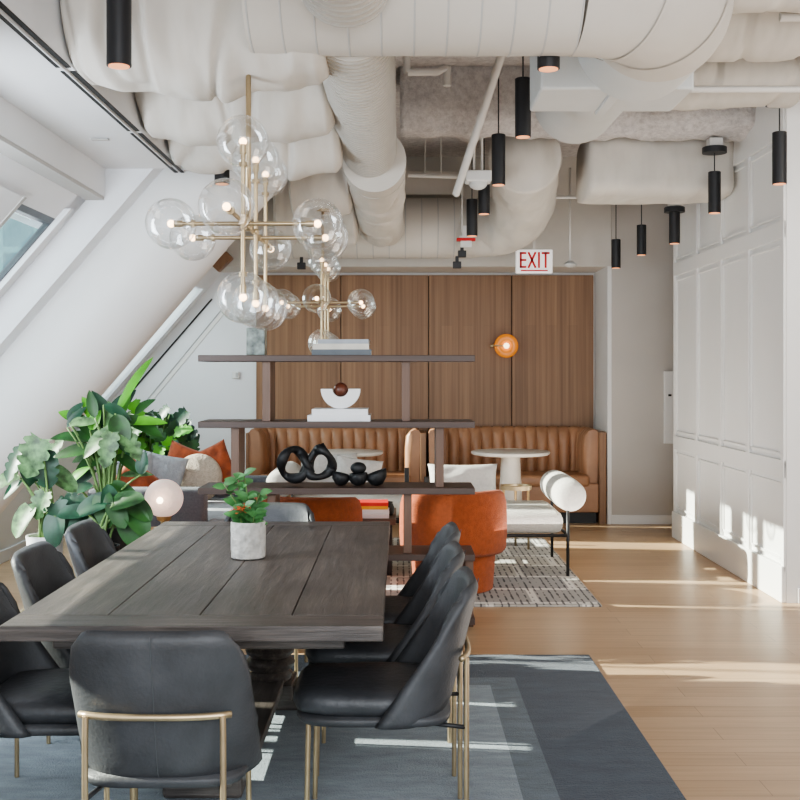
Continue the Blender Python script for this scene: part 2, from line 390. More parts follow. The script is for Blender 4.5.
# beige wall right of the niche and white return
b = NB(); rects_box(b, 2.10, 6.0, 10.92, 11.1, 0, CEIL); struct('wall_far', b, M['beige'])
b = NB(); rects_box(b, 2.06, 2.10, 10.92, YB+0.03, 0, 2.56); struct('trim_1', b, M['wall'])
b = NB(); rects_box(b, 2.10, 6.0, 10.90, 10.92, 0, 0.09, 0.003); struct('baseboard_far', b, M['wall'])
# wall panel beside the cabinetry
t = thing('access_panel', 'pale wall-mounted metal access panel with small latch beside the white panelled wall', 'wall panel', (2.66, 10.918, 1.2))
b = NB(); rects_box(b, -0.045, 0.12, -0.05, 0.0, -0.40, 0.32, 0.006); obj('door', b, M['wall'], t)
b = NB(); rects_box(b, -0.010, 0.02, -0.06, -0.05, 0.07, 0.09, 0.002); obj('latch', b, M['black'], t)

# right panelled wall
RX = 2.52
b = NB(); rects_box(b, RX, 4.6, 7.17, 10.06, 0, CEIL)
wr = struct('wall_right', b, M['lacquer'])
cols_y = [10.06]
for px in (690, 718, 748.5, 787): cols_y.append(RX*F/(px-400))
cols_y = [10.04, 9.30, 8.60, 7.92, 7.19]
b = NB()
rects_box(b, RX-0.035, RX, 7.17, 10.06, 0.0, 0.24, 0.006)
for zz in ((0.81, 0.93), (2.38, 2.50)):
    rects_box(b, RX-0.022, RX, 7.17, 10.06, zz[0], zz[1], 0.004)
rects_box(b, RX-0.022, RX, 7.17, 10.06, 3.05, CEIL, 0.004)
for y in cols_y:
    w = 0.035
    rects_box(b, RX-0.0215, RX, max(7.17, y-w), min(10.06, y+w), 0.2, CEIL, 0.004)
obj('stiles_and_rails', b, M['lacquer'], wr)
b = NB()
for ya, yb in zip(cols_y[1:], cols_y[:-1]):
    for z0, z1 in ((0.24, 0.81), (0.93, 2.38), (2.50, 3.05)):
        y0, y1, zz0, zz1 = ya+0.05, yb-0.05, z0+0.03, z1-0.03
        for (a0, a1, c0, c1) in ((y0, y1, zz0, zz0+0.018), (y0, y1, zz1-0.018, zz1), (y0, y0+0.018, zz0, zz1), (y1-0.018, y1, zz0, zz1)):
            rects_box(b, RX-0.014, RX, a0, a1, c0, c1, 0.004)
obj('panel_moulding', b, M['lacquer'], wr)
b = NB(); rects_box(b, RX+0.07, 4.6, 7.155, 7.17, 0, 0.10, 0.003); struct('baseboard_right', b, M['wall'])
b = NB(); rects_box(b, 5.9, 6.0, -1.5, 11.0, 0, CEIL); struct('wall_side', b, M['wall'])

# left side: knee wall, leaning facade, windows, soffit, bulkhead
KX = -3.15
b = NB(); rects_box(b, KX-0.25, KX, -1.5, YB, 0, 0.93); struct('wall_left', b, M['wall'])
b = NB(); rects_box(b, KX, KX+0.02, -1.5, YB, 0, 0.10, 0.004); struct('baseboard_left', b, M['frame_white'])
def facade_slab(b, y0, y1, z0, z1, th=0.25, off=0.0):
    prism(b, [(FX(z0)+off, z0), (FX(z1)+off, z1), (FX(z1)+off-th, z1), (FX(z0)+off-th, z0)], 'Y', y0, y1)
ZT = 2.40
b = NB()
facade_slab(b, -1.5, YB, 0.72, 0.98)
facade_slab(b, -1.5, 6.62, ZT, 2.58)
facade_slab(b, 6.62, YB, ZT, 3.75)
facade_slab(b, 6.45, 6.62, 0.9, 2.6, 0.03)
facade_slab(b, 6.62, 7.5, 0.9, 2.6, 0.12)
facade_slab(b, 9.55, 9.85, 0.9, ZT)
facade_slab(b, 11.45, YB, 0.9, ZT)
struct('wall_left_sloped', b, M['endwall'])
wi = 0
for (y0, y1, my) in ((0.2, 6.45, [1.75, 3.3, 4.85]), (7.5, 9.55, []), (9.85, 11.45, [])):
    wi += 1
    b = NB()
    facade_slab(b, y0, y0+0.05, 0.98, ZT, 0.04, -0.0); facade_slab(b, y1-0.05, y1, 0.98, ZT, 0.04, -0.0)
    facade_slab(b, y0, y1, 0.98, 1.03, 0.04, -0.0); facade_slab(b, y0, y1, ZT-0.03, ZT, 0.04, -0.0)
    w = struct('window_%d' % wi, b, M['frame'] if wi == 1 else M['frame_white'])
    for y in my:
        b = NB(); facade_slab(b, y-0.03, y+0.03, 1.0, ZT-0.03, 0.05, -0.0); obj('mullion', b, M['frame'], w)
    ys = [y0]+my+[y1]
    for a, c in zip(ys[:-1], ys[1:]):
        b = NB(); facade_slab(b, a+0.03, c-0.03, 1.02, ZT-0.04, 0.010, -0.015); obj('pane', b, M['pane'], w)
# white reveal boards around the visible window
b = NB(); facade_slab(b, 6.42, 6.47, 0.9, 2.46, 0.05, 0.04); facade_slab(b, 6.62, 7.3, 0.9, 2.86, 0.24, 0.24); struct('trim_2', b, M['frame_white'])
# roller blind cassette held at the head of the window
t = thing('roller_blind', 'white roller blind partly drawn over the leaning window at far left', 'blind', (0, 0, 0))
b = NB(); facade_slab(b, 0.25, 5.74, 1.46, 2.42, 0.012, 0.03); obj('fabric', b, M['frame_white'], t)
b = NB(); facade_slab(b, 5.74, 5.78, 1.46, 2.42, 0.03, 0.035); obj('side_guide', b, M['bulk'], t)

# dropped soffit with bulkhead
SZ = 2.73
b = NB(); rects_box(b, -1.78, -1.32, -1.5, 6.62, SZ, CEIL+0.1); struct('ceiling_soffit', b, M['soffit'])
b = NB(); rects_box(b, -1.96, -1.78, -1.5, 6.75, 2.54, CEIL+0.1); struct('trim_3', b, M['bulk'])
b = NB(); rects_box(b, -1.83, -1.775, -1.5, 6.70, 2.56, SZ+0.02); struct('trim_4', b, M['soffit'])
t = thing('slot_diffuser', 'long twin-slot linear air diffuser along the edge of the white soffit', 'air diffuser', (-1.352, 0, SZ))
for dx in (-0.02, 0.02):
    b = NB()
    y = 1.0
    while y < 6.4:
        rects_box(b, dx-0.011, dx+0.011, y, y+1.1, -0.004, 0.0); y += 1.16
    obj('slot', b, M['slot'], t)
b = NB(); rects_box(b, -0.003, 0.003, 1.0, 6.5, -0.012, 0); obj('rail', b, M['soffit'], t)
t = thing('soffit_grille', 'short dark slot grille beside the leaning column at the end of the bulkhead', 'air diffuser', (0, 0, 0))
b = NB()
for k in range(3):
    facade_slab(b, 6.80+0.05*k, 6.83+0.05*k, 2.5, 2.78, 0.02, 0.28)
obj('slot', b, M['slot'], t)
t = thing('recessed_slot_light', 'small recessed dark slot in the white soffit', 'ceiling light', (-1.45-0.08, 5.6, SZ-0.004))
t.location = Vector(((100-400)*5.77/F, 5.77, SZ-0.003))
b = NB(); rects_box(b, -0.045, 0.045, -0.02, 0.02, -0.006, 0.0, 0.002); obj('trim', b, M['bulk'], t)

# leaning round column
ax0 = Vector((-1.88-0.855*1.978, 7.1, 0)); dirc = Vector((0.855, 0, 1))
b = NB(); tube(b, [ax0+dirc*(-0.0), ax0+dirc*1.2, ax0+dirc*2.4, ax0+dirc*3.55], 0.365, 64)
struct('column_1', b, M['column'], smooth=True, angle=40)
# bracket at top of the column joint
t = thing('ceiling_bracket', 'small brown steel bracket where the leaning wall meets the ceiling behind the chandelier', 'bracket', at(223, 262, 10.85))
b = NB(); box(b, (0, 0, 0), (0.20, 0.12, 0.09), 0.01, Matrix.Rotation(R(-45), 3, 'Y')); obj('plate', b, M['end_wood'], t)
b = NB(); box(b, (0.0, 0.0, 0.09), (0.08, 0.1, 0.12), 0.01); obj('hanger', b, M['bulk'], t)

# thermostat / small wall box
t = thing('thermostat', 'small white wall thermostat on the far left end wall', 'thermostat', at(235.5, 375, YB-0.02))
b = NB(); box(b, (0,0,0), (0.075, 0.03, 0.075), 0.008); obj('case', b, M['white_plastic'], t)
b = NB(); box(b, (0.018,-0.017,0), (0.03, 0.006, 0.05), 0.002); obj('display', b, M['bulk'], t)

# outdoors
b = NB(); rects_box(b, -10, 10, -7, 7, -20, 22); o = obj('office_tower', b, M['tower'], loc=(-19.0, 40.0, 0))
tag(o, 'teal glass office tower seen through the leaning window', 'building')
lit = [(a+0.8, c+0.8) for a, c in ((2.2, 4.1), (4.2, 5.10), (5.14, 5.24), (5.36, 5.56), (5.58, 5.74), (6.98, 7.12), (7.2, 7.75), (7.9, 8.2), (8.5, 8.7), (9.3, 9.8))]
prev = 1.6
for a, c in lit + [(11.6, 11.6)]:
    b = NB(); rects_box(b, -0.03, 0.03, 0, a-prev, -1.0, 5.2, 0.004)
    o = obj('sun_blocker', b, M['ext'], loc=(-5.2, prev, 0))  # unseen boards, added so the gaps shape the sun bands indoors
    tag(o, 'unseen upright board added outside the leaning windows to cut the sunlight into bands', 'light blocker', 'added sun-blocking boards outside the facade')
    prev = c

# ================================================================== DUCTS
def lumpy(p0, p1, r, rz=None, seed=0, amp=0.03, sag=0.03, n=56, m=110, ends=True):
    b = NB(); p0 = Vector(p0); p1 = Vector(p1); rz = rz or r
    t = (p1-p0).normalized(); side = Vector((0,0,1)).cross(t).normalized(); up = Vector((0,0,1)); rings = []
    for i in range(m+1):
        f = i/m; c = p0.lerp(p1, f)
        e = 1.0
        if ends:
            e = min(1.0, (min(f, 1-f)*m/5.0+0.25)); e = math.sqrt(min(1, e))
            e = 0.78+0.22*e
        ring = []
        for k in range(n):
            a = 2*PI*k/n
            q = c + side*math.cos(a)*r + up*math.sin(a)*rz
            q1 = Vector((q.x*1.0, q.y*1.0, q.z*1.0)) + Vector((seed*7.1, 0, 0))
            d = noise.noise(q1*2.2)*amp*1.6 + noise.noise(Vector((q1.x*9, q1.y*2.0, q1.z*2.0)))*amp*0.7 + abs(noise.noise(Vector((q1.x*5+q1.z*4, q1.y*3, q1.z*3))))*amp*0.8
            d -= 0.030*max(0, 1-abs(noise.noise(Vector((q1.x*3.6, q1.y*1.3+q1.z*0.9, q1.z*1.1))))*9)
            rr = (1+d/r)*e
            s = -sag*math.sin(f*PI) if math.sin(a) < 0 else 0
            ring.append(c + side*math.cos(a)*r*rr + up*(math.sin(a)*rz*rr + s*abs(math.sin(a))))
        rings.append(ring)
    ring_loft(b, rings)
    return b

for i, (x0, x1, yc, zc, r, lab) in enumerate((
        (-1.31, -0.30, 4.52, 3.02, 0.335, 'cream wrapped duct nearest the camera, running from soffit to ribbed duct'),
        (-1.31, -0.34, 5.65, 3.07, 0.335, 'cream wrapped duct second from the front, behind the chandelier rod'),
        (-1.30, -0.34, 6.34, 2.98, 0.30, 'small cream wrapped duct touching the end of the white soffit'),
        (-0.80, -0.36, 8.18, 3.02, 0.36, 'shaded wrapped duct beyond the leaning column'),
        (-1.05, -0.36, 9.40, 2.95, 0.34, 'farthest wrapped duct left of the ribbed duct line'))):
    b = lumpy((x0, yc, zc), (x1, yc, zc), r, seed=i+1, amp=0.028, sag=0.05 if i < 3 else 0.02)
    o = obj('wrapped_duct', b, M['wrap'], smooth=True, loc=(0, 0, 0)); tag(o, lab, 'duct', 'canvas wrapped ducts on the left')

# big crosswise duct with elbow
t = thing('main_duct', 'large cream round duct crossing the top of the room with right-hand elbow', 'duct', (0, 4.3, 3.05))
path = [(-0.585, 0, 0), (0.0, 0, 0), (0.45, 0, 0), (0.68, 0, 0)]
arc = []
for k in range(1, 13):
    a = k/12*PI/2; arc.append((0.68+0.42*math.sin(a), 0.42*(1-math.cos(a)), 0.0))
b = NB(); tube(b, path, 0.30, 48); obj('duct_run', b, M['duct'], t, smooth=True, angle=40)
b = NB(); tube(b, [path[-1]]+arc, 0.302, 48); obj('elbow', b, M['duct'], t, smooth=True, angle=40)
b = NB()
for k in range(11):
    x = -0.57+k*0.125
    lathe(b, [(0.300, -0.004), (0.3025, 0.0), (0.300, 0.004)], (x, 0, 0), 48, 'X', cap=False)
obj('seam_ring', b, M['bulk'], t, smooth=True)
b = NB()
for a in (28, 60):
    a = R(a); c = Vector((0.68+0.42*math.sin(a), 0.42*(1-math.cos(a)), 0)); d = Vector((math.cos(a), math.sin(a), 0))
    tube(b, [c-d*0.008, c+d*0.008], 0.309, 48, cap=False)
obj('elbow_band', b, M['duct'], t, smooth=True)
b = NB(); tube(b, [(1.10, 0.42, 0), (1.10, 0.50, 0), (1.10, 0.80, 0)], 0.295, 48); obj('branch', b, M['duct_light'], t, smooth=True, angle=40)

def spiral(b, y0, y1, x, z, r, pitch=0.042):
    prof = [(r, y0+(y1-y0)*k/12) for k in range(13)]
    lathe(b, prof, (x, 0, z), 56, 'Y')
for (y0, y1, lab) in ((2.6, 3.98, 'ribbed spiral duct stub in front of the large crosswise duct at top'),
                      (4.40, 7.02, 'ribbed spiral duct running away behind the large crosswise duct')):
    b = NB(); spiral(b, 0, y1-y0, 0, 0, 0.168)
    o = obj('spiral_duct', b, M['duct'], smooth=True, loc=(-0.195, y0, 2.915), angle=50)
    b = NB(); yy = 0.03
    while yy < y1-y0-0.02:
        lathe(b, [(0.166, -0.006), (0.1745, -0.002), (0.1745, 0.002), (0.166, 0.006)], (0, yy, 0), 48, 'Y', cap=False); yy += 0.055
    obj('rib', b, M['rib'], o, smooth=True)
    tag(o, lab, 'duct', 'ribbed spiral ducts')
t = thing('sleeve_duct', 'smooth wider wrapped duct continuing the ribbed duct toward the wood wall', 'duct', (-0.165, 7.02, 2.86))
b = NB(); tube(b, [(0, 0, 0), (0, 0.25, 0)], 0.205, 48); obj('collar', b, M['duct'], t, smooth=True, angle=40)
b = lumpy((0, 0.26, -0.01), (0, 3.0, -0.02), 0.20, seed=9, amp=0.012, sag=0.0, ends=False); obj('duct_body', b, M['wrap'], t, smooth=True, angle=60)

t = thing('duct_box', 'pale rectangular duct box under the elbow of the large duct', 'duct', (1.0, 5.30, 3.0))
b = NB(); rects_box(b, -0.35, 0.36, -0.22, 0.22, -0.19, 0.30, 0.012); obj('casing', b, M['duct_light'], t)
b = NB(); rects_box(b, -0.02, 0.03, -0.235, 0.235, -0.205, 0.31, 0.006); obj('flange', b, M['duct_light'], t)
b = NB(); tube(b, [(0.10, 0.22, 0.22), (0.13, 0.9, 0.24), (0.14, 1.85, 0.26)], 0.27, 48); obj('round_outlet', b, M['duct_light'], t, smooth=True, angle=40)

for i, (p0, p1, r, rz, lab) in enumerate((
        ((1.45, 5.1, 3.42), (4.4, 5.1, 3.42), 0.26, 0.24, 'cream wrapped duct at the top right corner of the photo'),
        ((1.42, 6.05, 3.46), (4.4, 6.05, 3.48), 0.26, 0.22, 'cream wrapped duct above the black pendant canopy at right'),
        ((1.55, 6.95, 3.38), (2.5, 6.95, 3.38), 0.24, 0.20, 'wrapped duct in front of the rough insulated beam'),
        )):
    b = lumpy(p0, p1, r, rz, seed=20+i, amp=0.02, sag=0.01); o = obj('wrapped_duct', b, M['wrap'], smooth=True); tag(o, lab, 'duct', 'canvas wrapped ducts on the right')
# insulated rectangular duct with open left end
b = NB()
rings = []
for i in range(25):
    f = i/24; x = 1.42+(2.50-1.42)*f; ring = []
    for k in range(32):
        a = 2*PI*k/32; ca, sa = math.cos(a), math.sin(a); e = 0.42
        yy = 0.32*math.copysign(abs(ca)**e, ca); zz = 0.23*math.copysign(abs(sa)**e, sa)
        d = 1+noise.noise(Vector((x*4, yy*5, zz*5)))*0.09
        ring.append(Vector((x, 8.55+yy*d, 3.07+zz*d)))
    rings.append(ring)
ring_loft(b, rings); o = obj('boxed_duct', b, M['wrap'], smooth=True); tag(o, 'boxy insulated duct hanging above the white panelled wall', 'duct')
b = NB()
prev_r = []
for i in range(61):
    f = i/60; x = -0.0+2.52*f; ring = []
    for k in range(28):
        a = 2*PI*k/28; ca, sa = math.cos(a), math.sin(a)
        d = 1+noise.noise(Vector((x*5, ca*2, sa*2)))*0.16+noise.noise(Vector((x*17, ca*6, sa*6)))*0.07
        ring.append(Vector((x, 7.95+0.26*math.copysign(abs(ca)**0.7, ca)*d, 3.48+0.27*math.copysign(abs(sa)**0.7, sa)*d)))
    prev_r.append(ring)
ring_loft(b, prev_r); struct('ceiling_beam', b, M['foam'], smooth=True)
# curved duct dropping to far run
b = NB(); pts = []
P = [Vector(p) for p in ((0.93, 8.22, 3.12), (1.0, 8.8, 3.06), (1.06, 9.4, 2.97), (1.04, 9.8, 2.89), (0.93, 10.1, 2.85), (0.70, 10.28, 2.85), (0.62, 10.33, 2.85))]
for i in range(len(P)-1):
    for k in range(5): pts.append(P[i].lerp(P[i+1], k/5))
pts.append(P[-1])
for _ in range(3): pts = [pts[0]]+[(pts[i-1]+pts[i]*2+pts[i+1])/4 for i in range(1, len(pts)-1)]+[pts[-1]]
tube(b, pts, 0.27, 40)
for v in b.verts:
    d = noise.noise(v.co*6)*0.018+noise.noise(Vector((v.co.x*3, v.co.y*16, v.co.z*16)))*0.010
    v.co += Vector((d, d*0.5, d))
o = obj('curved_duct', b, M['wrap'], smooth=True); tag(o, 'creased curved duct bending down above the exit sign', 'duct')
t = thing('far_duct', 'long pale ribbed duct running crosswise above the wood wall', 'duct', (0, 10.35, 2.86))
b = NB(); tube(b, [(-1.3, 0, 0), (0.62, 0, 0)], 0.28, 40); obj('duct_run', b, M['duct'], t, smooth=True, angle=40)
b = NB()
for k in range(12): lathe(b, [(0.28, -0.005), (0.284, 0), (0.28, 0.005)], (-1.15+k*0.15, 0, 0), 40, 'X', cap=False)
obj('seam_ring', b, M['bulk'], t, smooth=True)

# pipes
def pipe(name, pts, r, label, m='pipe', cat='pipe'):
    b = NB(); tube(b, pts, r, 14); o = obj(name, b, M[m], smooth=True, angle=50); return tag(o, label, cat)
pipe('sprinkler_pipe', [at(498, 66, 6.6)+(at(498, 66, 6.6)-at(456, 194, 7.55))*0.5, at(498, 66, 6.6), at(456, 194, 7.55)], 0.026, 'thick white pipe slanting down left of the black pendants')
pipe('conduit', [Vector((at(407, 72, 7.0).x, 7.0, CEIL)), at(407, 73, 7.0), at(408, 72, 7.0), at(437, 72, 7.0), at(444, 68, 7.05), at(447, 66, 7.1), at(447, 86, 7.1)], 0.024, 'white pipe with downward elbow under the rough ceiling')
pipe('conduit', [at(408, 175, 9.6), at(470, 177, 9.6)], 0.02, 'horizontal white pipe right of the smooth wrapped duct')
pipe('conduit', [at(590, 183, 9.8), at(640, 183, 9.8)], 0.012, 'thin white pipe near the boxy insulated duct')
pipe('conduit', [(1.5, 6.55, 3.19), (4.4, 6.55, 3.19)], 0.02, 'long thin white conduit carrying the right pendant canopy')
pipe('conduit', [(1.9, 5.5, 3.28), (4.4, 5.5, 3.28)], 0.022, 'long white conduit between the two wrapped ducts at right')
pipe('conduit', [(1.25, 9.2, 2.97), (2.5, 9.2, 2.97)], 0.014, 'thin conduit below the boxy insulated duct carrying small pendants')
pipe('hanger_rod', [at(462, 176, 9.6), at(462, 232, 9.6)], 0.008, 'thin white rod above the small red-edged box', cat='rod')
b = NB(); rects_box(b, -0.30, 0.30, -0.15, 0.15, -0.11, 0.11, 0.01); o = obj('duct_segment', b, M['duct'], loc=(0.30, 10.45, 3.28)); tag(o, 'short pale duct piece high above the far crosswise duct', 'duct')
for (px_, Y_, y0_) in ((425, 9.6, 176), (441, 9.6, 176), (600, 9.8, 183), (630, 9.8, 183)):
    pipe('hanger_rod', [at(px_, y0_, Y_), Vector((at(px_, y0_, Y_).x, Y_, CEIL))], 0.005, 'thin hanger rod holding a white conduit, %s counted from the left' % {425: 'first', 441: 'second', 600: 'third', 630: 'fourth'}[px_], cat='rod')
# speaker-like detector on rods
t = thing('ceiling_projector', 'white ceiling device on twin thin rods left of the middle black pendants', 'ceiling device', at(478, 180, 8.0))
b = NB(); rects_box(b, -0.095, 0.095, -0.08, 0.08, -0.02, 0.06, 0.012); obj('casing', b, M['white_plastic'], t)
b = NB(); ball(b, (0, 0, -0.02), 0.07, 18, (1, 1, 0.75)); obj('lens_dome', b, M['duct_light'], t, smooth=True)
for dx in (-0.03, 0.03):
    b = NB(); tube(b, [(dx, 0, 0.05), (dx*0.8, 0, CEIL-t.location.z)], 0.010, 10); obj('rod', b, M['pipe'], t, smooth=True)
t = thing('fire_alarm_strobe', 'tiny white and red alarm box hanging beside a black pendant', 'alarm', at(466, 236, 9.9))
b = NB(); rects_box(b, -0.035, 0.035, -0.03, 0.03, 0.0, 0.09, 0.006); obj('casing', b, M['white_plastic'], t)
b = NB(); rects_box(b, -0.085, 0.085, -0.04, 0.04, -0.045, -0.02, 0.005); obj('red_rim', b, M['sign_red'], t)
b = NB(); rects_box(b, -0.06, 0.06, -0.03, 0.03, -0.02, 0.0, 0.004); rects_box(b, -0.05, 0.05, -0.03, 0.03, -0.10, -0.045, 0.004); obj('lens', b, M['white_plastic'], t)
t = thing('fire_sprinkler', 'white sprinkler drop with a flat head right of the exit sign', 'sprinkler', at(570, 264, 10.3))
b = NB(); tube(b, [(0, 0, 0.02), (0, 0, 0.9)], 0.011, 10); obj('drop_pipe', b, M['pipe'], t, smooth=True)
b = NB(); lathe(b, [(0.02, 0.03), (0.035, 0.02), (0.06, 0.0), (0.06, -0.01), (0.02, -0.03)], n=20); obj('head', b, M['duct_light'], t, smooth=True, angle=40)

# EXIT sign
t = thing('exit_sign', 'white EXIT sign with red letters hung above the wood wall', 'sign', at(534, 261.5, 10.2))
b = NB(); rects_box(b, -0.17, 0.17, -0.02, 0.02, -0.11, 0.11, 0.008); obj('housing', b, M['sign_white'], t)
b = NB(); rects_box(b, -0.012, 0.012, -0.012, 0.012, 0.11, 0.5); obj('stem', b, M['pipe'], t)
b = NB()
def stroke(b, x0, z0, x1, z1, w):
    d = Vector((x1-x0, 0, z1-z0)); n_ = Vector((d.z, 0, -d.x)).normalized()*w/2
    prism(b, [(x0+n_.x, z0+n_.z), (x1+n_.x, z1+n_.z), (x1-n_.x, z1-n_.z), (x0-n_.x, z0-n_.z)], 'Y', -0.026, -0.0205)
zb, zt, sw = -0.062, 0.085, 0.019
xs = -0.135
stroke(b, xs+.01, zb, xs+.01, zt, sw); [stroke(b, xs, z, xs+.062, z, sw) for z in (zb+sw/2, (zb+zt)/2, zt-sw/2)]
stroke(b, -0.055, zb, 0.012, zt, sw); stroke(b, 0.012, zb, -0.055, zt, sw)
stroke(b, 0.043, zb, 0.043, zt, sw)
stroke(b, 0.105, zb, 0.105, zt, sw); stroke(b, 0.068, zt-sw/2, 0.142, zt-sw/2, sw)
obj('lettering', b, M['sign_red'], t)
b = NB(); rects_box(b, -0.125, 0.125, -0.026, -0.0205, -0.092, -0.080); obj('underline', b, M['sign_red'], t)

# ================================================================== PENDANTS
def pendant(px, ybot, Y, label, length=0.33, rad=0.045, cord=None, canopy=None, grp='black cylinder pendant lights'):
    p = at(px, ybot, Y)
    t = thing('pendant_light', label, 'pendant light', p, 0, grp)
    b = NB(); lathe(b, [(rad-0.006, 0.0), (rad, 0.0), (rad, length-0.003), (rad-0.004, length), (0.004, length)], n=32); obj('cylinder_shade', b, M['black'], t, smooth=True, angle=40)
    b = NB(); lathe(b, [(rad*0.84, -0.003), (rad*0.84, 0.002)], n=24); obj('lamp_opening', b, M['glow'], t)
    top = (CEIL if cord is None else EYE-(cord-HZ)*Y/F) - p.z
    if top > length+0.01:
        b = NB(); tube(b, [(0, 0, length-0.01), (0, 0, top)], 0.0045, 8); obj('cord', b, M['black'], t)
    if canopy:
        b = NB(); lathe(b, [(canopy, top-0.045), (canopy, top-0.005), (canopy*0.9, top)], n=32); obj('canopy', b, M['black'], t, smooth=True, angle=40)
        b = NB(); rects_box(b, -canopy*0.55, canopy*0.55, -0.05, 0.05, top, top+0.06, 0.004); obj('mounting_box', b, M['pipe'], t)
    return t
pendant(119, 66, 4.02, 'large black cylinder pendant at upper left, nearest the camera')
pendant(523, 137, 6.2, 'black cylinder pendant on cord just left of the pale duct box')
pendant(498.5, 185, 7.2, 'black cylinder pendant hanging left of and lower than the duct box one')
pendant(484, 214, 8.5, 'black cylinder pendant tucked behind the white ceiling device', 0.30)
pendant(472, 236, 9.0, 'black cylinder pendant hanging above the red-edged alarm box', 0.30)
pendant(548.5, 69, 4.4, 'short black cylinder light tucked under the large crosswise duct', 0.06)
pendant(779.5, 184, 7.0, 'black cylinder pendant on a round canopy nearest the white panelled wall corner', cord=98, canopy=0.088)
pendant(714.5, 213, 8.0, 'black cylinder pendant with disc canopy in front of the boxy duct', 0.30, cord=147, canopy=0.088)
pendant(674.5, 243.5, 9.2, 'black cylinder pendant close under its canopy at the panelled wall edge', 0.30, cord=207, canopy=0.085)
pendant(616, 268, 10.2, 'lowest small black pendant, left one before the beige wall', 0.265, 0.042, cord=195)
pendant(641.5, 255, 9.9, 'small black pendant between the lowest one and the canopy pendant', 0.27, 0.042, cord=195)
pendant(222, 184, 6.55, 'short black cylinder light half hidden behind the upper chandelier globes', 0.12, 0.045, cord=150)
for (px, py, lab) in ((462, 254, 'tiny black square fixture below the alarm box'), (457, 265, 'tiny black square fixture lowest above the wood wall'), (301.5, 266, 'tiny black square fixture left, above the wood wall')):
    b = NB(); box(b, (0,0,0), (0.075, 0.06, 0.06), 0.004); box(b, (0, 0, 0.05), (0.03, 0.03, 0.06), 0.003); o = obj('spot_fixture', b, M['black'], loc=at(px, py, 10.0)); tag(o, lab, 'spotlight')
t = thing('recessed_downlight', 'warm recessed slot light between the wrapped ducts behind the soffit', 'ceiling light', at(184, 137.5, 5.9))
b = NB(); rects_box(b, -0.055, 0.055, -0.03, 0.03, 0, 0.03, 0.003); obj('housing', b, M['black'], t)
b = NB(); rects_box(b, -0.045, 0.045, -0.022, 0.022, -0.004, 0.0); obj('lamp_opening', b, M['glow'], t)

# ================================================================== CHANDELIERS
def make_chandelier(loc, label, top):
    t = thing('globe_chandelier', label, 'chandelier', loc, 0, 'brass globe chandeliers')
    b = NB(); tube(b, [(0.005, 0.0, 0), (0.005, 0.0, top-loc[2])], 0.011, 12); ball(b, (0.005, 0, 0), 0.02, 12); obj('hanging_rod', b, M['brass'], t, smooth=True)
    b = NB(); lathe(b, [(0.05, top-loc[2]-0.02), (0.05, top-loc[2])], (0.005, 0, 0), 24); obj('ceiling_canopy', b, M['brass'], t)
    arms = [((0, dy, 0), (0, 0, 1), 0.285) for dy in (-0.20, 0.17, 0.50)]
    arms += [((0, dy, 0), (1, 0, 0), 0.275) for dy in (-0.08, 0.37)]
    arms += [((0, 0.14, 0), (0, 1, 0), 0.65)]
    for c, d, h in arms:
        c = Vector(c); d = Vector(d)
        off = Vector((0.012, 0, 0)) if d.z else Vector((0, 0, 0))
        b = NB(); tube(b, [c+off-d*h, c+off+d*h], 0.0085, 12)
        for s_ in (-1, 1):
            e = c+off+d*(h-0.075)*s_
            tube(b, [e-d*0.008, e+d*0.008], 0.016, 14)
            tube(b, [c+off+d*(h-0.035)*s_, c+off+d*h*s_], 0.013, 14)
        if h < 0.6: ball(b, c+off, 0.015, 10)
        arm = obj('arm', b, M['brass'], t, smooth=True, angle=45)
        for s_ in (-1, 1):
            e = c+off+d*(h+0.012)*s_
            g = NB(); ball(g, e, 0.1, 32); obj('glass_globe', g, M['globe'], arm, smooth=True)
            g = NB(); ball(g, e, 0.015, 12, (1, 1, 1)); obj('bulb', g, M['bulb'], arm, smooth=True)
    return t
make_chandelier((-0.61, 4.39, 2.085), 'large brass chandelier with clear glass globes over the dining table', 2.76)
make_chandelier((-0.57, 8.05, 2.01), 'farther brass chandelier with clear globes before the wood wall', 2.70)

# ================================================================== RUGS
b = NB(); rects_box(b, -1.60, 1.60, -2.40, 2.40, 0, 0.014, 0.005); o = obj('area_rug', b, M['rug'], loc=(-0.60, 3.41, 0.0)); tag(o, 'blue grey bordered rug under the dining table', 'rug')
b = NB(); rects_box(b, -1.65, 1.65, -1.45, 1.45, 0, 0.012, 0.004); o = obj('area_rug', b, M['rug2'], loc=(-0.355, 8.5, 0.0)); tag(o, 'ivory and grey patterned rug under the orange and white lounge seats', 'rug')

# ================================================================== DINING TABLE
TX, TY0, TY1 = -0.62, 3.26, 5.56
TL = TY1-TY0; TW = 1.14
t = thing('dining_table', 'long weathered grey brown wooden dining table with breadboard ends', 'table', (TX, (TY0+TY1)/2, 0.014))
t['ignore'] = 0
del t['ignore']
zt = 0.736
for k in range(4):
    w = TW/4; x0 = -TW/2+k*w
    b = NB(); rects_box(b, x0+0.0012, x0+w-0.0012, -TL/2+0.15, TL/2-0.15, zt-0.045, zt, 0.003); obj('tabletop_plank', b, M['table'], t)
for s_ in (-1, 1):
    b = NB(); rects_box(b, -TW/2, TW/2, min(s_*(TL/2-0.148), s_*TL/2), max(s_*(TL/2-0.148), s_*TL/2), zt-0.047, zt, 0.004)
    obj('breadboard_end', b, M['table_end'], t)
b = NB(); rects_box(b, -TW/2+0.12, TW/2-0.12, -TL/2+0.12, TL/2-0.12, zt-0.10, zt-0.047, 0.008)
obj('apron', b, M['table_end'], t)
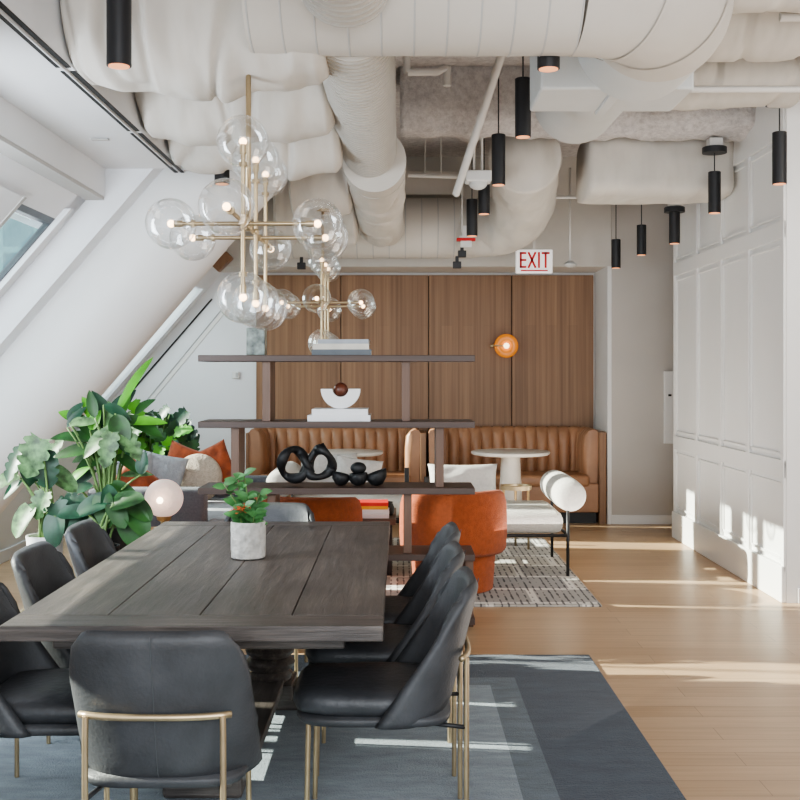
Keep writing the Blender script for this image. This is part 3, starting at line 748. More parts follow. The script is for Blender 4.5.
prof = [(0.075, 0.12), (0.095, 0.125), (0.10, 0.15), (0.085, 0.165), (0.105, 0.18), (0.112, 0.20), (0.10, 0.215), (0.085, 0.225), (0.105, 0.24), (0.11, 0.255), (0.095, 0.27), (0.07, 0.285),
        (0.075, 0.32), (0.10, 0.38), (0.115, 0.43), (0.10, 0.48), (0.07, 0.52), (0.09, 0.54), (0.09, 0.56), (0.075, 0.575), (0.095, 0.59), (0.095, 0.62)]
for dy, dx in ((-0.50, -0.07), (0.50, 0.04)):
    b = NB(); lathe(b, prof, (dx, dy, 0), 32); obj('turned_pedestal', b, M['table'], t, smooth=True, angle=50)
    b = NB(); box(b, (dx, dy, 0.055), (0.28, 0.16, 0.11), 0.015); box(b, (dx, dy, 0.09), (0.22, 0.24, 0.07), 0.01); obj('foot', b, M['table_end'], t)
b = NB(); rects_box(b, -0.12, 0.11, -0.46, 0.46, 0.095, 0.135, 0.006); obj('stretcher', b, M['table'], t)

# ================================================================== DINING CHAIRS
def make_chair():
    t = thing('dining_chair', 'x', 'chair', (0, 0, 0), 0, 'charcoal leather dining chairs round the table')
    # curved shell back. u across, v up; chair faces +Y
    b = NB(); NU, NV = 36, 20
    def shell(u, v, off=0.0):
        hw = 0.236 - 0.010*v
        th_ = abs(u)*PI/2
        top = 0.436*(1-0.17*max(0, (abs(u)-0.30)/0.70)**3.2)
        z = 0.395 + top*v
        e1 = 0.80
        x = math.copysign(hw*math.sin(th_)**e1 if th_ > 0 else 0, u)
        x *= 1-0.10*max(0, v-0.72)**1.5/0.28**1.5*abs(u)
        dep = 0.065 + 0.155*(1-v)
        y = -0.215 - 0.105*v + dep*(1-max(0.0, math.cos(th_))**0.9)
        if v < 0.14: y += 0.05*((0.14-v)/0.14)**2*(1-abs(u)); z += 0.0
        return Vector((x, y, z))
    def nrm(u, v):
        du = shell(min(1, u+.03), v)-shell(max(-1, u-.03), v); dv = shell(u, min(1, v+.02))-shell(u, max(0, v-.02))
        return du.cross(dv).normalized()
    grids = []
    th = 0.038
    for s_ in (0, 1):
        g = []
        for i in range(NV+1):
            row = []
            for j in range(NU+1):
                u = -1+2*j/NU; v = i/NV; p = shell(u, v); n = nrm(u, v)
                ed = min(1.0, (1-abs(u))*9, (1-v)*14+0.0, v*9+0.4); ed = math.sqrt(max(0.0, ed*(2-ed)))
                row.append(b.verts.new(p + n*(th*ed*0.5*(1 if s_ else -1))))
            g.append(row)
        grids.append(g)
    for s_, g in enumerate(grids):
        for i in range(NV):
            for j in range(NU):
                f = (g[i][j], g[i][j+1], g[i+1][j+1], g[i+1][j])
                b.faces.new(f if s_ else tuple(reversed(f)))
    g0, g1 = grids
    loop = [(0, j) for j in range(NU+1)] + [(i, NU) for i in range(1, NV+1)] + [(NV, j) for j in range(NU-1, -1, -1)] + [(i, 0) for i in range(NV-1, 0, -1)]
    for k in range(len(loop)):
        a = loop[k]; c = loop[(k+1) % len(loop)]
        try: b.faces.new((g0[a[0]][a[1]], g0[c[0]][c[1]], g1[c[0]][c[1]], g1[a[0]][a[1]]))
        except ValueError: pass
    bmesh.ops.remove_doubles(b, verts=b.verts[:], dist=0.0004)
    back = obj('backrest', b, M['leather'], t, smooth=True)
    b = NB()
    sp = []
    for i in range(NV+1):
        v = i/NV*0.97+0.01; p = shell(0, v); n = nrm(0, v); sgn = -1 if n.y > 0 else 1
        sp.append(p + n*sgn*(0.0195))
    tube(b, sp, 0.0016, 6); obj('seam', b, M['seam'], back, smooth=True)
    # seat pan and cushion
    b = NB()
    def sup(hx, y0, y1, z, e=0.42, n=40):
        out = []
        for k in range(n):
            a = 2*PI*k/n; ca, sa = math.cos(a), math.sin(a)
            out.append(Vector((hx*math.copysign(abs(ca)**e, ca), (y0+y1)/2+(y1-y0)/2*math.copysign(abs(sa)**e, sa), z)))
        return out
    ring_loft(b, [sup(0.19, -0.20, 0.19, 0.385), sup(0.222, -0.235, 0.25, 0.392), sup(0.228, -0.24, 0.26, 0.405), sup(0.226, -0.24, 0.258, 0.418)])
    obj('seat_pan', b, M['leather'], t, smooth=True)
    b = NB()
    ring_loft(b, [sup(0.19, -0.17, 0.235, 0.418), sup(0.212, -0.19, 0.262, 0.428), sup(0.218, -0.195, 0.272, 0.450), sup(0.212, -0.19, 0.268, 0.474), sup(0.196, -0.175, 0.25, 0.488), sup(0.15, -0.13, 0.18, 0.495), sup(0.07, -0.05, 0.10, 0.498)])
    for v in b.verts:
        v.co.z += noise.noise(v.co*9)*0.008
    obj('seat_cushion', b, M['leather_seat'], t, smooth=True)
    # brass legs
    r = 0.0085
    zb = 0.60
    for s_ in (-1, 1):
        b = NB(); tube(b, [(s_*0.178, 0.215, 0.39), (s_*0.180, 0.222, 0.014)], r, 12); obj('leg', b, M['brass'], t, smooth=True, angle=60)
        b = NB(); tube(b, [(s_*0.180, -0.285, zb), (s_*0.181, -0.285, 0.55), (s_*0.182, -0.285, 0.014)], r, 12); obj('leg', b, M['brass'], t, smooth=True, angle=60)
        b = NB(); tube(b, [(s_*0.182, -0.284, 0.380), (s_*0.15, -0.15, 0.385)], 0.007, 10); obj('bracket', b, M['black'], t, smooth=True)
    b = NB(); pts = []
    for k in range(17):
        u = -1+k/8; pts.append((u*0.200, -0.298+0.03*abs(u)**3, zb))
    tube(b, pts, 0.0095, 12); obj('back_rail', b, M['brass'], t, smooth=True)
    return t
proto = make_chair()
spots = [  # x, y, rotation (chair faces +Y at 0), label
    (-0.645, 3.17, 0, 'charcoal leather dining chair at the near table head, its back to the camera'),
    (-0.665, 5.37, 180, 'grey leather dining chair at the far table head, only its top showing'),
    (-0.075, 3.66, 90, 'nearest charcoal dining chair on the right side of the table'),
    (-0.085, 4.24, 90, 'middle charcoal dining chair on the right side of the table'),
    (-0.07, 4.80, 90, 'farthest charcoal dining chair on the right side of the table'),
    (-1.125, 3.58, -90, 'nearest charcoal dining chair on the left, cut by the photo edge'),
    (-1.125, 4.23, -90, 'middle charcoal dining chair on the left side of the table'),
    (-1.125, 4.88, -90, 'farthest charcoal dining chair on the left, nearest the potted plants'),
]
for i, (x, y, a, lab) in enumerate(spots):
    c = proto if i == 0 else copy_tree(proto)
    c.location = (x, y, 0.0); c.rotation_euler = (0, 0, R(a)); c['label'] = lab

# ================================================================== SHELVING UNIT
SX0, SX1, SY0, SY1 = -1.185, 0.44, 6.45, 6.80
t = thing('open_shelving_unit', 'open walnut shelving unit with staggered posts between dining and lounge areas', 'shelving unit', (0, 0, 0))
levels = [1.605, 1.215, 0.825, 0.435, 0.06]
for z in levels:
    b = NB(); rects_box(b, SX0, SX1, SY0, SY1, z-0.038, z, 0.003); obj('shelf', b, M['walnut'], t)
posts = [(1.215, 1.567, (-0.79, 0.035)), (0.825, 1.177, (-0.975, 0.235)), (0.435, 0.787, (-0.76, 0.045)), (0.06, 0.397, (-0.975, 0.41)), (0.0, 0.022, (-0.8, 0.41))]
for z0, z1, xs_ in posts:
    for x in xs_:
        b = NB(); rects_box(b, x-0.024, x+0.024, SY0+0.05, SY1-0.05, z0, z1, 0.002); obj('post', b, M['walnut_post'], t)

# books
def book(x, y, z, w, d, h, cover, label, rot=0, group=None):
    t = thing('book', label, 'book', (x, y, z), R(rot), group)
    b = NB()
    rects_box(b, -w/2, w/2, -d/2, d/2, 0, 0.003); rects_box(b, -w/2, w/2, -d/2, d/2, h-0.003, h); rects_box(b, -w/2, w/2, -d/2, -d/2+0.003, 0.003, h-0.003)
    obj('cover', b, M[cover], t)
    b = NB(); rects_box(b, -w/2+0.004, w/2-0.004, -d/2+0.003, d/2-0.004, 0.003, h-0.003); obj('pages', b, M['pages'], t)
    return t
g = 'books on the top shelf'
book(-0.345, 6.61, 1.605, 0.35, 0.26, 0.034, 'navy', 'dark covered book at the bottom of the top-shelf stack', 0, g)
book(-0.35, 6.61, 1.639, 0.33, 0.25, 0.034, 'cream_cover', 'cream book in the middle of the top-shelf stack', 1, g)
book(-0.335, 6.62, 1.673, 0.30, 0.24, 0.026, 'grey_cover', 'grey book on top of the top-shelf stack', -1, g)
g = 'books on the second shelf'
book(-0.36, 6.61, 1.215, 0.37, 0.27, 0.036, 'white_cover', 'wide white book under the half bowl on the second shelf', 0, g)
book(-0.355, 6.61, 1.251, 0.33, 0.25, 0.036, 'white_cover', 'smaller white book directly beneath the half bowl', 0, g)
# half bowl sculpture
t = thing('half_disc_sculpture', 'white half-disc plaster sculpture standing on white books', 'sculpture', (-0.355, 6.60, 1.287))
b = NB(); outer = [(0.118*math.cos(R(a)), 0.118+0.118*math.sin(R(a))) for a in range(180, 361, 10)]
inner = [(0.048*math.cos(R(a)), 0.118+0.048*math.sin(R(a))) for a in range(360, 179, -15)]
outer = [(x, max(0.0, z)) for x, z in outer]
prism(b, outer+inner, 'Y', -0.04, 0.04); obj('body', b, M['ceramic_white'], t)
b = NB(); ball(b, (0, 0, 0), 0.043, 24); o = obj('wooden_ball', b, M['brown_ball'], smooth=True, loc=(-0.355, 6.60, 1.287+0.113)); tag(o, 'dark brown ball cradled in the white half disc', 'ball')
# marble block
b = NB(); rects_box(b, -0.055, 0.055, -0.05, 0.05, 0, 0.165, 0.005); o = obj('marble_vase', b, M['marble'], loc=(-0.86, 6.6, 1.605)); tag(o, 'mottled green grey square marble vase at the left of top shelf', 'vase')
# knot sculptures on third shelf
t = thing('knot_sculpture', 'black looped ceramic knot sculpture on the third shelf', 'sculpture', (0, 0, 0))
def ringtube(b, c, rx, rz, tilt, r, yt=0.0, n=28, ph=0):
    pts = []
    for k in range(n+1):
        a = 2*PI*k/n; p = Vector((rx*math.cos(a), 0.04*math.sin(a*2+ph), rz*math.sin(a))); p.rotate(Matrix.Rotation(tilt, 3, 'Y')); p.rotate(Matrix.Rotation(yt, 3, 'Z')); pts.append(Vector(c)+p)
    rr = [r*(1+0.25*math.sin(3*2*PI*k/n+ph)) for k in range(n+1)]
    tube(b, pts, rr, 14)
c1 = at(293.5, 464, 6.6); c2 = at(320, 463, 6.6)
b = NB(); ringtube(b, c1, 0.075, 0.088, R(-10), 0.026, R(15)); obj('loop', b, M['ceramic_black'], t, smooth=True)
b = NB(); ringtube(b, c2, 0.068, 0.085, R(20), 0.026, R(-15), ph=2); obj('loop', b, M['ceramic_black'], t, smooth=True)
b = NB(); tube(b, [c1+Vector((0.05,0,0.06)), (c1+c2)/2+Vector((0,-0.02,0)), c2+Vector((-0.05,0,-0.06))], 0.022, 12); tube(b, [c1+Vector((0.05,0,-0.06)), (c1+c2)/2+Vector((0,0.02,0)), c2+Vector((-0.03,0,0.07)), c2+Vector((0.03, 0, 0.105))], 0.02, 12); obj('crossing', b, M['ceramic_black'], t, smooth=True)
t = thing('wave_sculpture', 'black ceramic sculpture of joined cups right of the looped knot', 'sculpture', (-0.24, 6.6, 0.825))
b = NB()
for k, (x, r, h) in enumerate(((-0.115, 0.052, 0.075), (-0.01, 0.058, 0.075), (0.10, 0.060, 0.085))):
    prof = [(0.012, 0.0), (r*0.6, 0.008), (r, h*0.5), (r*1.0, h*0.75), (r*0.92, h), (r*0.80, h), (r*0.82, h*0.6), (r*0.4, 0.03), (0.005, 0.025)]
    bb_start = len(b.verts)
    lathe(b, prof, (x, 0, 0.0), 24)
    b.verts.ensure_lookup_table()
    for v in b.verts[bb_start:]:
        v.co.z += (v.co.x-x)*0.35*(v.co.z/h)*(1 if k == 2 else -0.6 if k == 0 else 0.2)
ball(b, (-0.01, 0, 0.105), 0.048, 24, (1.0, 0.8, 0.75))
obj('cups', b, M['ceramic_black'], t, smooth=True)

# ================================================================== POTTED PLANT ON TABLE
pt = Vector((-0.615, 4.46, 0.750))
t = thing('potted_succulent', 'jade green succulent with orange blooms in a white pot on dining table', 'potted plant', pt)
b = NB(); lathe(b, [(0.060, 0), (0.068, 0.006), (0.070, 0.05), (0.071, 0.145), (0.067, 0.150), (0.062, 0.146), (0.061, 0.12)], n=40)
pot_ = obj('pot', b, M['concrete'], t, smooth=True, angle=50)
b = NB(); lathe(b, [(0.061, 0.118), (0.058, 0.128), (0.01, 0.132)], n=24); obj('soil', b, M['soil'], t, smooth=True)

def leaf_mesh(b, base, d, n, L, W, bend=0.3, fold=0.15, seg=7, kind='oval', mi=0):
    """leaf blade from base along d, n the upper normal"""
    d = Vector(d).normalized(); n = Vector(n); n = (n - d*n.dot(d)).normalized(); s = d.cross(n).normalized()
    rows = []
    for i in range(seg+1):
        f = i/seg
        if kind == 'oval': w = W*math.sin(PI*min(1, f**0.8))**0.75 if 0 < f < 1 else 0.0
        elif kind == 'heart': w = W*(1.0 if f < 0.01 else 1)*math.sqrt(max(0, 1-((f-0.30)/0.70)**2)) if f > 0.3 else W*math.sqrt(max(0, 1-((f-0.30)/0.42)**2))
        elif kind == 'blade': w = W*math.sin(PI*(0.06+0.94*f))**0.6 if f < 1 else 0
        elif kind == 'split': w = W*(math.sqrt(max(0, 1-((f-0.35)/0.66)**2)) if f > 0.35 else math.sqrt(max(0, 1-((f-0.35)/0.5)**2)))*(0.68 if i % 3 == 1 else 1.0)
        if f >= 1: w = 0.0
        c = Vector(base) + d*(L*f) + n*(-bend*L*f*f)
        up = n*(fold*w)
        back = -d*(0.18*W) if kind in ('heart', 'split') and f < 0.4 else Vector()
        rows.append([c+s*w+up+back, c+s*w*0.5+up*0.25+back*0.5, c, c-s*w*0.5+up*0.25+back*0.5, c-s*w+up+back])
    vr = [[b.verts.new(p) for p in r] for r in rows]
    for r0, r1 in zip(vr[:-1], vr[1:]):
        for k in range(4):
            f_ = b.faces.new((r0[k], r0[k+1], r1[k+1], r1[k])); f_.material_index = mi

rs = random.Random(3)
b = NB(); fb = NB(); sb = NB()
stems = [((0.0, 0.0, 0.12), (-0.10, 0.0, 0.30)), ((0.0, 0, 0.12), (0.0, 0.0, 0.25)), ((0.01, 0, 0.12), (-0.02, 0.02, 0.335)), ((0.01, 0.01, 0.12), (0.045, 0.0, 0.26)), ((0, -0.02, 0.12), (-0.01, -0.04, 0.21)), ((-0.01, 0, 0.12), (-0.05, 0.02, 0.32)), ((0.02, -0.02, 0.12), (0.03, -0.03, 0.19)), ((-0.02, -0.02, 0.12), (-0.035, -0.03, 0.18))]
for p0, p1 in stems:
    p0 = Vector(p0); p1 = Vector(p1)
    tube(sb, [p0, p0.lerp(p1, 0.5)+Vector((0, 0, 0.015)), p1], [0.005, 0.004, 0.0025], 8)
    nl = 11
    for k in range(nl):
        f = 0.2+0.8*k/(nl-1); c = p0.lerp(p1, f)
        a = k*2.4+rs.random(); d = Vector((math.cos(a), math.sin(a), 0.25+0.5*rs.random()))
        leaf_mesh(b, c, d, Vector((rs.uniform(-.4,.4), -0.7, 0.6)), 0.050+0.015*rs.random(), 0.017, 0.3, 0.2, 6, 'oval')
obj('foliage', b, M['succulent'], t, smooth=True); obj('stem', sb, M['stem'], t, smooth=True)
for k in range(26):
    c = Vector((-0.022+rs.uniform(-0.03, 0.03), -0.045+rs.uniform(-0.02, 0.02), 0.205+rs.uniform(-0.018, 0.018)))
    a = rs.random()*6.28; leaf_mesh(fb, c, (math.cos(a), math.sin(a)-0.3, 0.4*rs.uniform(-1, 1)), (0, 0, 1), 0.022, 0.008, 0.2, 0.1, 4, 'oval')
obj('blooms', fb, M['flower'], t, smooth=True)

# ================================================================== LARGE PLANTS
def stem_to(b, p0, p1, r=0.007, arch=0.08):
    p0 = Vector(p0); p1 = Vector(p1); pts = []
    for k in range(9):
        f = k/8; p = p0.lerp(p1, f); p.x = p0.x+(p1.x-p0.x)*f**1.6; p.y = p0.y+(p1.y-p0.y)*f**1.6
        pts.append(p+Vector((0, 0, arch*math.sin(f*PI)*0.5)))
    tube(b, pts, [r*(1.2-0.5*k/8) for k in range(9)], 8)

def plant(name, label, px, Y, pot_top, leaves, pot_mat, pot_r, pot_prof, mats, kind_default='split', seed=1):
    """leaves: (px, py, dY, length, width, screen angle, kind, mat index, tilt)"""
    rnd = random.Random(seed)
    base = Vector(((px-400)*Y/F, Y, 0))
    t = thing(name, label, 'potted plant', base)
    b = NB(); lathe(b, pot_prof, n=36); obj('pot', b, M[pot_mat], t, smooth=True, angle=50)
    b = NB(); lathe(b, [(pot_r*0.88, pot_top-0.05), (pot_r*0.86, pot_top-0.03), (0.01, pot_top-0.025)], n=24); obj('soil', b, M['soil'], t, smooth=True)
    lb = NB(); sb = NB()
    for (lx, ly, dy, L, W, ang, kind, mi, tilt) in leaves:
        p = at(lx, ly, Y+dy) - base
        a = R(ang); d = Vector((math.cos(a), tilt, math.sin(a)))
        nrm_ = Vector((rnd.uniform(-0.3, 0.3), -0.75, 0.75))
        start = p - d.normalized()*L*0.45
        stem_to(sb, (rnd.uniform(-0.04, 0.04), rnd.uniform(-0.04, 0.04), pot_top-0.03), start, 0.007 if L > 0.12 else 0.005)
        leaf_mesh(lb, start, d, nrm_, L, W, 0.22, 0.22, 14 if kind == 'split' else 10, kind, mi)
    obj('foliage', lb, [M[m_] for m_ in mats], t, smooth=True); obj('stem', sb, M['stem'], t, smooth=True)
    return t
rl = random.Random(11)
# silver-green monstera at far left
Lv = [(33, 456, -0.1, 0.22, 0.085, 250, 'split', 1, -0.2), (14, 462, 0.0, 0.20, 0.06, 240, 'split', 0, -0.3), (4, 480, 0.05, 0.17, 0.05, 200, 'heart', 1, -0.2), (45, 468, -0.05, 0.20, 0.075, 285, 'split', 0, -0.2),
      (12, 488, 0.0, 0.15, 0.035, 215, 'oval', 0, 0), (62, 478, 0.1, 0.19, 0.06, 330, 'heart', 1, -0.2), (40, 504, -0.1, 0.15, 0.06, 250, 'split', 1, -0.3), (22, 520, -0.1, 0.17, 0.065, 240, 'heart', 1, -0.4),
      (28, 512, 0.0, 0.14, 0.05, 190, 'heart', 0, -0.2), (60, 516, -0.1, 0.18, 0.07, 300, 'split', 2, -0.3), (54, 530, -0.15, 0.16, 0.06, 270, 'heart', 2, -0.4), (70, 502, 0.0, 0.16, 0.06, 20, 'split', 2, -0.2),
      (75, 524, -0.1, 0.17, 0.06, 320, 'split', 2, -0.3), (30, 470, 0.1, 0.16, 0.06, 110, 'heart', 0, -0.2), (52, 452, 0.1, 0.15, 0.05, 60, 'split', 1, -0.2)]
plant('monstera', 'silver green monstera in a tall white pot at far left', 45, 5.9, 0.62, Lv, 'ceramic_white', 0.09,
      [(0.06, 0.0), (0.07, 0.01), (0.085, 0.3), (0.095, 0.60), (0.10, 0.63), (0.09, 0.63), (0.085, 0.57)], ['leaf_blue', 'leaf_pale', 'leaf_blue'], seed=2)
# tall bird-of-paradise
Lb = [(131, 384, 0.0, 0.34, 0.032, 66, 'blade', 1, 0.05), (124, 402, 0.05, 0.18, 0.04, 80, 'oval', 1, 0), (104, 412, 0.05, 0.25, 0.055, 110, 'oval', 2, -0.1), (120, 405, 0.1, 0.22, 0.06, 60, 'oval', 2, 0.1),
      (86, 425, 0.0, 0.20, 0.04, 130, 'oval', 0, -0.1), (80, 436, 0.0, 0.24, 0.045, 170, 'oval', 0, -0.1), (75, 450, -0.05, 0.24, 0.045, 185, 'oval', 0, -0.2), (140, 420, 0.0, 0.26, 0.035, 8, 'blade', 1, -0.1),
      (142, 424, 0.0, 0.24, 0.05, 340, 'oval', 0, 0), (120, 430, -0.1, 0.22, 0.06, 290, 'oval', 0, -0.3), (98, 440, -0.1, 0.22, 0.055, 220, 'oval', 3, -0.3), (130, 442, -0.1, 0.2, 0.055, 310, 'split', 3, -0.3),
      (108, 448, -0.15, 0.2, 0.055, 260, 'split', 3, -0.3), (92, 460, 0.0, 0.2, 0.05, 200, 'oval', 0, -0.2), (128, 462, 0.0, 0.18, 0.035, 330, 'oval', 0, -0.2), (120, 486, -0.05, 0.17, 0.035, 350, 'oval', 0, -0.2),
      (84, 478, 0.0, 0.18, 0.04, 210, 'oval', 2, -0.1), (72, 416, 0.1, 0.16, 0.04, 150, 'oval', 1, 0), (100, 428, 0.1, 0.22, 0.06, 95, 'oval', 0, 0), (116, 440, 0.1, 0.22, 0.06, 70, 'oval', 1, 0),
      (92, 412, 0.05, 0.20, 0.04, 120, 'oval', 1, 0), (66, 436, 0.05, 0.18, 0.035, 175, 'oval', 0, 0), (80, 488, -0.1, 0.16, 0.04, 190, 'oval', 2, -0.2), (112, 420, 0.0, 0.20, 0.05, 100, 'oval', 3, 0)]
for _ in range(22):
    Lb.append((rl.uniform(70, 145), rl.uniform(405, 475), rl.uniform(-0.1, 0.15), rl.uniform(0.12, 0.18), rl.uniform(0.025, 0.04), rl.uniform(-40, 220), 'oval', rl.choice((0, 0, 1, 2, 3)), rl.uniform(-0.3, 0.1)))
plant('bird_of_paradise_plant', 'tall leafy plant with one bright upright leaf in a black pot', 108, 6.15, 0.62, Lb, 'plinth', 0.13,
      [(0.09, 0.0), (0.10, 0.01), (0.125, 0.3), (0.135, 0.62), (0.14, 0.65), (0.125, 0.65), (0.12, 0.58)], ['leaf', 'leaf_bright', 'leaf_blue', 'leaf_pale'], seed=4)
# bushy split-leaf plant behind, in front of the end wall
Lc = []
for (lx, ly, mi) in ((140, 432, 2), (148, 440, 0), (158, 430, 2), (165, 438, 0), (152, 450, 1), (143, 452, 2), (168, 424, 2), (176, 432, 0), (182, 428, 2), (172, 444, 1), (180, 450, 1), (186, 440, 2), (160, 422, 0), (150, 424, 2),
                     (135, 442, 1), (178, 420, 2), (160, 458, 0), (186, 456, 1), (170, 454, 1), (138, 424, 0), (128, 432, 2), (165, 447, 2), (190, 434, 2), (155, 436, 1)):
    Lc.append((lx, ly, rl.uniform(-0.15, 0.15), rl.uniform(0.19, 0.27), rl.uniform(0.075, 0.10), rl.uniform(200, 400), 'split', mi, rl.uniform(-0.4, 0.1)))
for _ in range(20):
    lx = rl.uniform(128, 192); Lc.append((lx, rl.uniform(404, 452), rl.uniform(-0.3, 0.0), rl.uniform(0.15, 0.22), rl.uniform(0.05, 0.08), rl.uniform(200, 400), 'split', rl.choice((0, 1, 2, 2)), rl.uniform(-0.5, 0.0)))
plant('philodendron', 'bushy split leaf plant standing behind the pillows of the grey sofa', 152, 10.1, 0.45, Lc, 'plinth', 0.12,
      [(0.08, 0.0), (0.10, 0.01), (0.12, 0.3), (0.12, 0.46), (0.11, 0.46), (0.10, 0.42)], ['leaf', 'leaf_bright', 'leaf_blue'], seed=8)
# low dark leaves before the black pot
Ld = []
for (lx, ly, ang, L, mi) in ((92, 505, 200, 0.20, 1), (80, 520, 230, 0.18, 1), (104, 510, 280, 0.20, 0), (92, 528, 260, 0.17, 1), (126, 500, 20, 0.20, 0), (138, 508, 330, 0.20, 0), (130, 528, 290, 0.22, 0), (118, 514, 300, 0.17, 0), (138, 520, 310, 0.2, 0), (110, 500, 90, 0.17, 1), (72, 512, 180, 0.16, 1)):
    Ld.append((lx, ly, rl.uniform(-0.05, 0.05), L*0.85, L*0.30, ang, 'heart', mi, -0.35))
plant('low_leafy_plant', 'low dark green heart-leaved plant in front of the tall plant', 100, 5.75, 0.58, Ld, 'plinth', 0.10,
      [(0.07, 0.0), (0.08, 0.01), (0.10, 0.3), (0.10, 0.60), (0.09, 0.60), (0.085, 0.55)], ['leaf', 'leaf_blue'], seed=5)

# side table and globe lamp
sx, sy = -1.545, 7.2
t = thing('rattan_side_table', 'small round rattan side table beneath the glowing globe lamp', 'side table', (sx, sy, 0))
b = NB(); lathe(b, [(0.17, 0.445), (0.175, 0.452), (0.175, 0.47), (0.17, 0.475)], n=36); obj('table_top', b, M['rattan'], t, smooth=True, angle=40)
for k in range(4):
    a = k*PI/2+0.5; b = NB(); tube(b, [(0.12*math.cos(a), 0.12*math.sin(a), 0.45), (0.16*math.cos(a), 0.16*math.sin(a), 0)], 0.012, 10); obj('leg', b, M['rattan'], t, smooth=True)
t = thing('globe_table_lamp', 'glowing frosted globe table lamp on brass base by the grey sofa', 'table lamp', (sx, sy, 0.475))
b = NB(); lathe(b, [(0.065, 0), (0.07, 0.004), (0.068, 0.014), (0.025, 0.02), (0.02, 0.05), (0.045, 0.065), (0.05, 0.09), (0.04, 0.095)], n=32); obj('base', b, M['brass'], t, smooth=True, angle=50)
b = NB(); ball(b, (0, 0, 0.205), 0.125, 36); obj('lamp_shade', b, M['lampglass'], t, smooth=True)
b = NB(); ball(b, (0, -0.10, 0.205), 0.032, 16); obj('bulb', b, mat('bulb_core', (1, .9, .8), emis=((1, 0.78, 0.55), 6)), t, smooth=True)

# ================================================================== SOFA
t = thing('sectional_sofa', 'slate grey sectional sofa behind the plants with its back to camera', 'sofa', (0, 0, 0))
b = NB(); rects_box(b, -2.25, -1.41, 7.90, 8.10, 0.10, 0.665, 0.03); obj('backrest', b, M['sofa'], t, smooth=True, angle=60)
b = NB(); rects_box(b, -2.25, -1.05, 8.10, 9.45, 0.08, 0.30, 0.03); rects_box(b, -1.41, -1.10, 7.95, 8.10, 0.08, 0.30, 0.02); obj('base', b, M['sofa'], t, smooth=True, angle=60)
b = NB(); rects_box(b, -2.20, -1.66, 8.11, 9.30, 0.30, 0.45, 0.05); obj('seat_cushion', b, M['sofa_light'], t, smooth=True, angle=60)
b = NB(); rects_box(b, -1.65, -1.06, 8.11, 9.30, 0.30, 0.45, 0.05); rects_box(b, -1.40, -1.08, 7.97, 8.3, 0.30, 0.44, 0.04); obj('seat_cushion', b, M['sofa_light'], t, smooth=True, angle=60)
b = NB(); rects_box(b, -2.25, -1.10, 9.32, 9.50, 0.10, 0.62, 0.04); obj('backrest', b, M['sofa'], t, smooth=True, angle=60)
for (x, y) in ((-2.18, 7.97), (-2.18, 9.4), (-1.12, 9.4), (-1.15, 8.05)):
    b = NB(); rects_box(b, x-0.02, x+0.02, y-0.02, y+0.02, 0.012, 0.09); obj('leg', b, M['black'], t)

def cushion(loc, w, h, d, m, label, rot=(0,0,0), round_=False, stripes=False):
    b = NB(); n = 20; rows = []
    sides = []
    for s_ in (1, -1):
        g = []
        for i in range(n+1):
            row = []
            for j in range(n+1):
                u = -1+2*i/n; v = -1+2*j/n
                if round_:
                    # square to disc
                    x = u*math.sqrt(max(0, 1-v*v/2)); z = v*math.sqrt(max(0, 1-u*u/2)); q = max(0, 1-(x*x+z*z))**0.45
                else:
                    q = max(0, (1-u**4)*(1-v**4))**0.5; pin = 1-0.08*(1-abs(u*v)); x = u*(1-0.07*(1-v*v)*abs(u)**3 ); z = v*(1-0.07*(1-u*u)*abs(v)**3)
                y = s_*d/2*q
                if stripes: y += s_*0.007*math.sin(u*26+v*3)*q
                y += s_*noise.noise(Vector((u*2.2+loc[0], v*2.2, s_)))*0.02*q
                row.append(b.verts.new((x*w/2, y, z*h/2)))
            g.append(row)
        sides.append(g)
        for i in range(n):
            for j in range(n): b.faces.new((g[i][j], g[i+1][j], g[i+1][j+1], g[i][j+1]))
    bmesh.ops.remove_doubles(b, verts=b.verts[:], dist=0.0005)
    o = obj('cushion', b, M[m], smooth=True, loc=loc, rot=tuple(R(a) for a in rot)); return tag(o, label, 'cushion', 'cushions on the lounge seats')
cushion((-1.645, 8.95, 0.645), 0.40, 0.40, 0.16, 'beige_knit', 'round oatmeal cushion leaning on the grey sofa', (-12, 0, 0), True)
cushion((-1.93, 8.80, 0.66), 0.40, 0.40, 0.14, 'grey_knit', 'blue grey pleated cushion left of the round oatmeal one', (-12, 12, 6), False, True)
cushion((-1.79, 9.16, 0.70), 0.38, 0.38, 0.12, 'rust2', 'rust cushion corner between the pleated and round cushions', (-8, 20, 0))
cushion((-1.57, 9.17, 0.70), 0.38, 0.38, 0.12, 'rust2', 'rust cushion peeking up behind the right of round cushion', (-8, -24, 0))
cushion((-2.02, 8.36, 0.635), 0.34, 0.34, 0.12, 'rust2', 'rust cushion at the left behind the sofa back, near the plant', (-14, 38, 0))
cushion((-2.14, 8.75, 0.645), 0.40, 0.40, 0.14, 'grey_knit', 'plain pale grey cushion at the far left end of sofa', (-12, -10, -8))

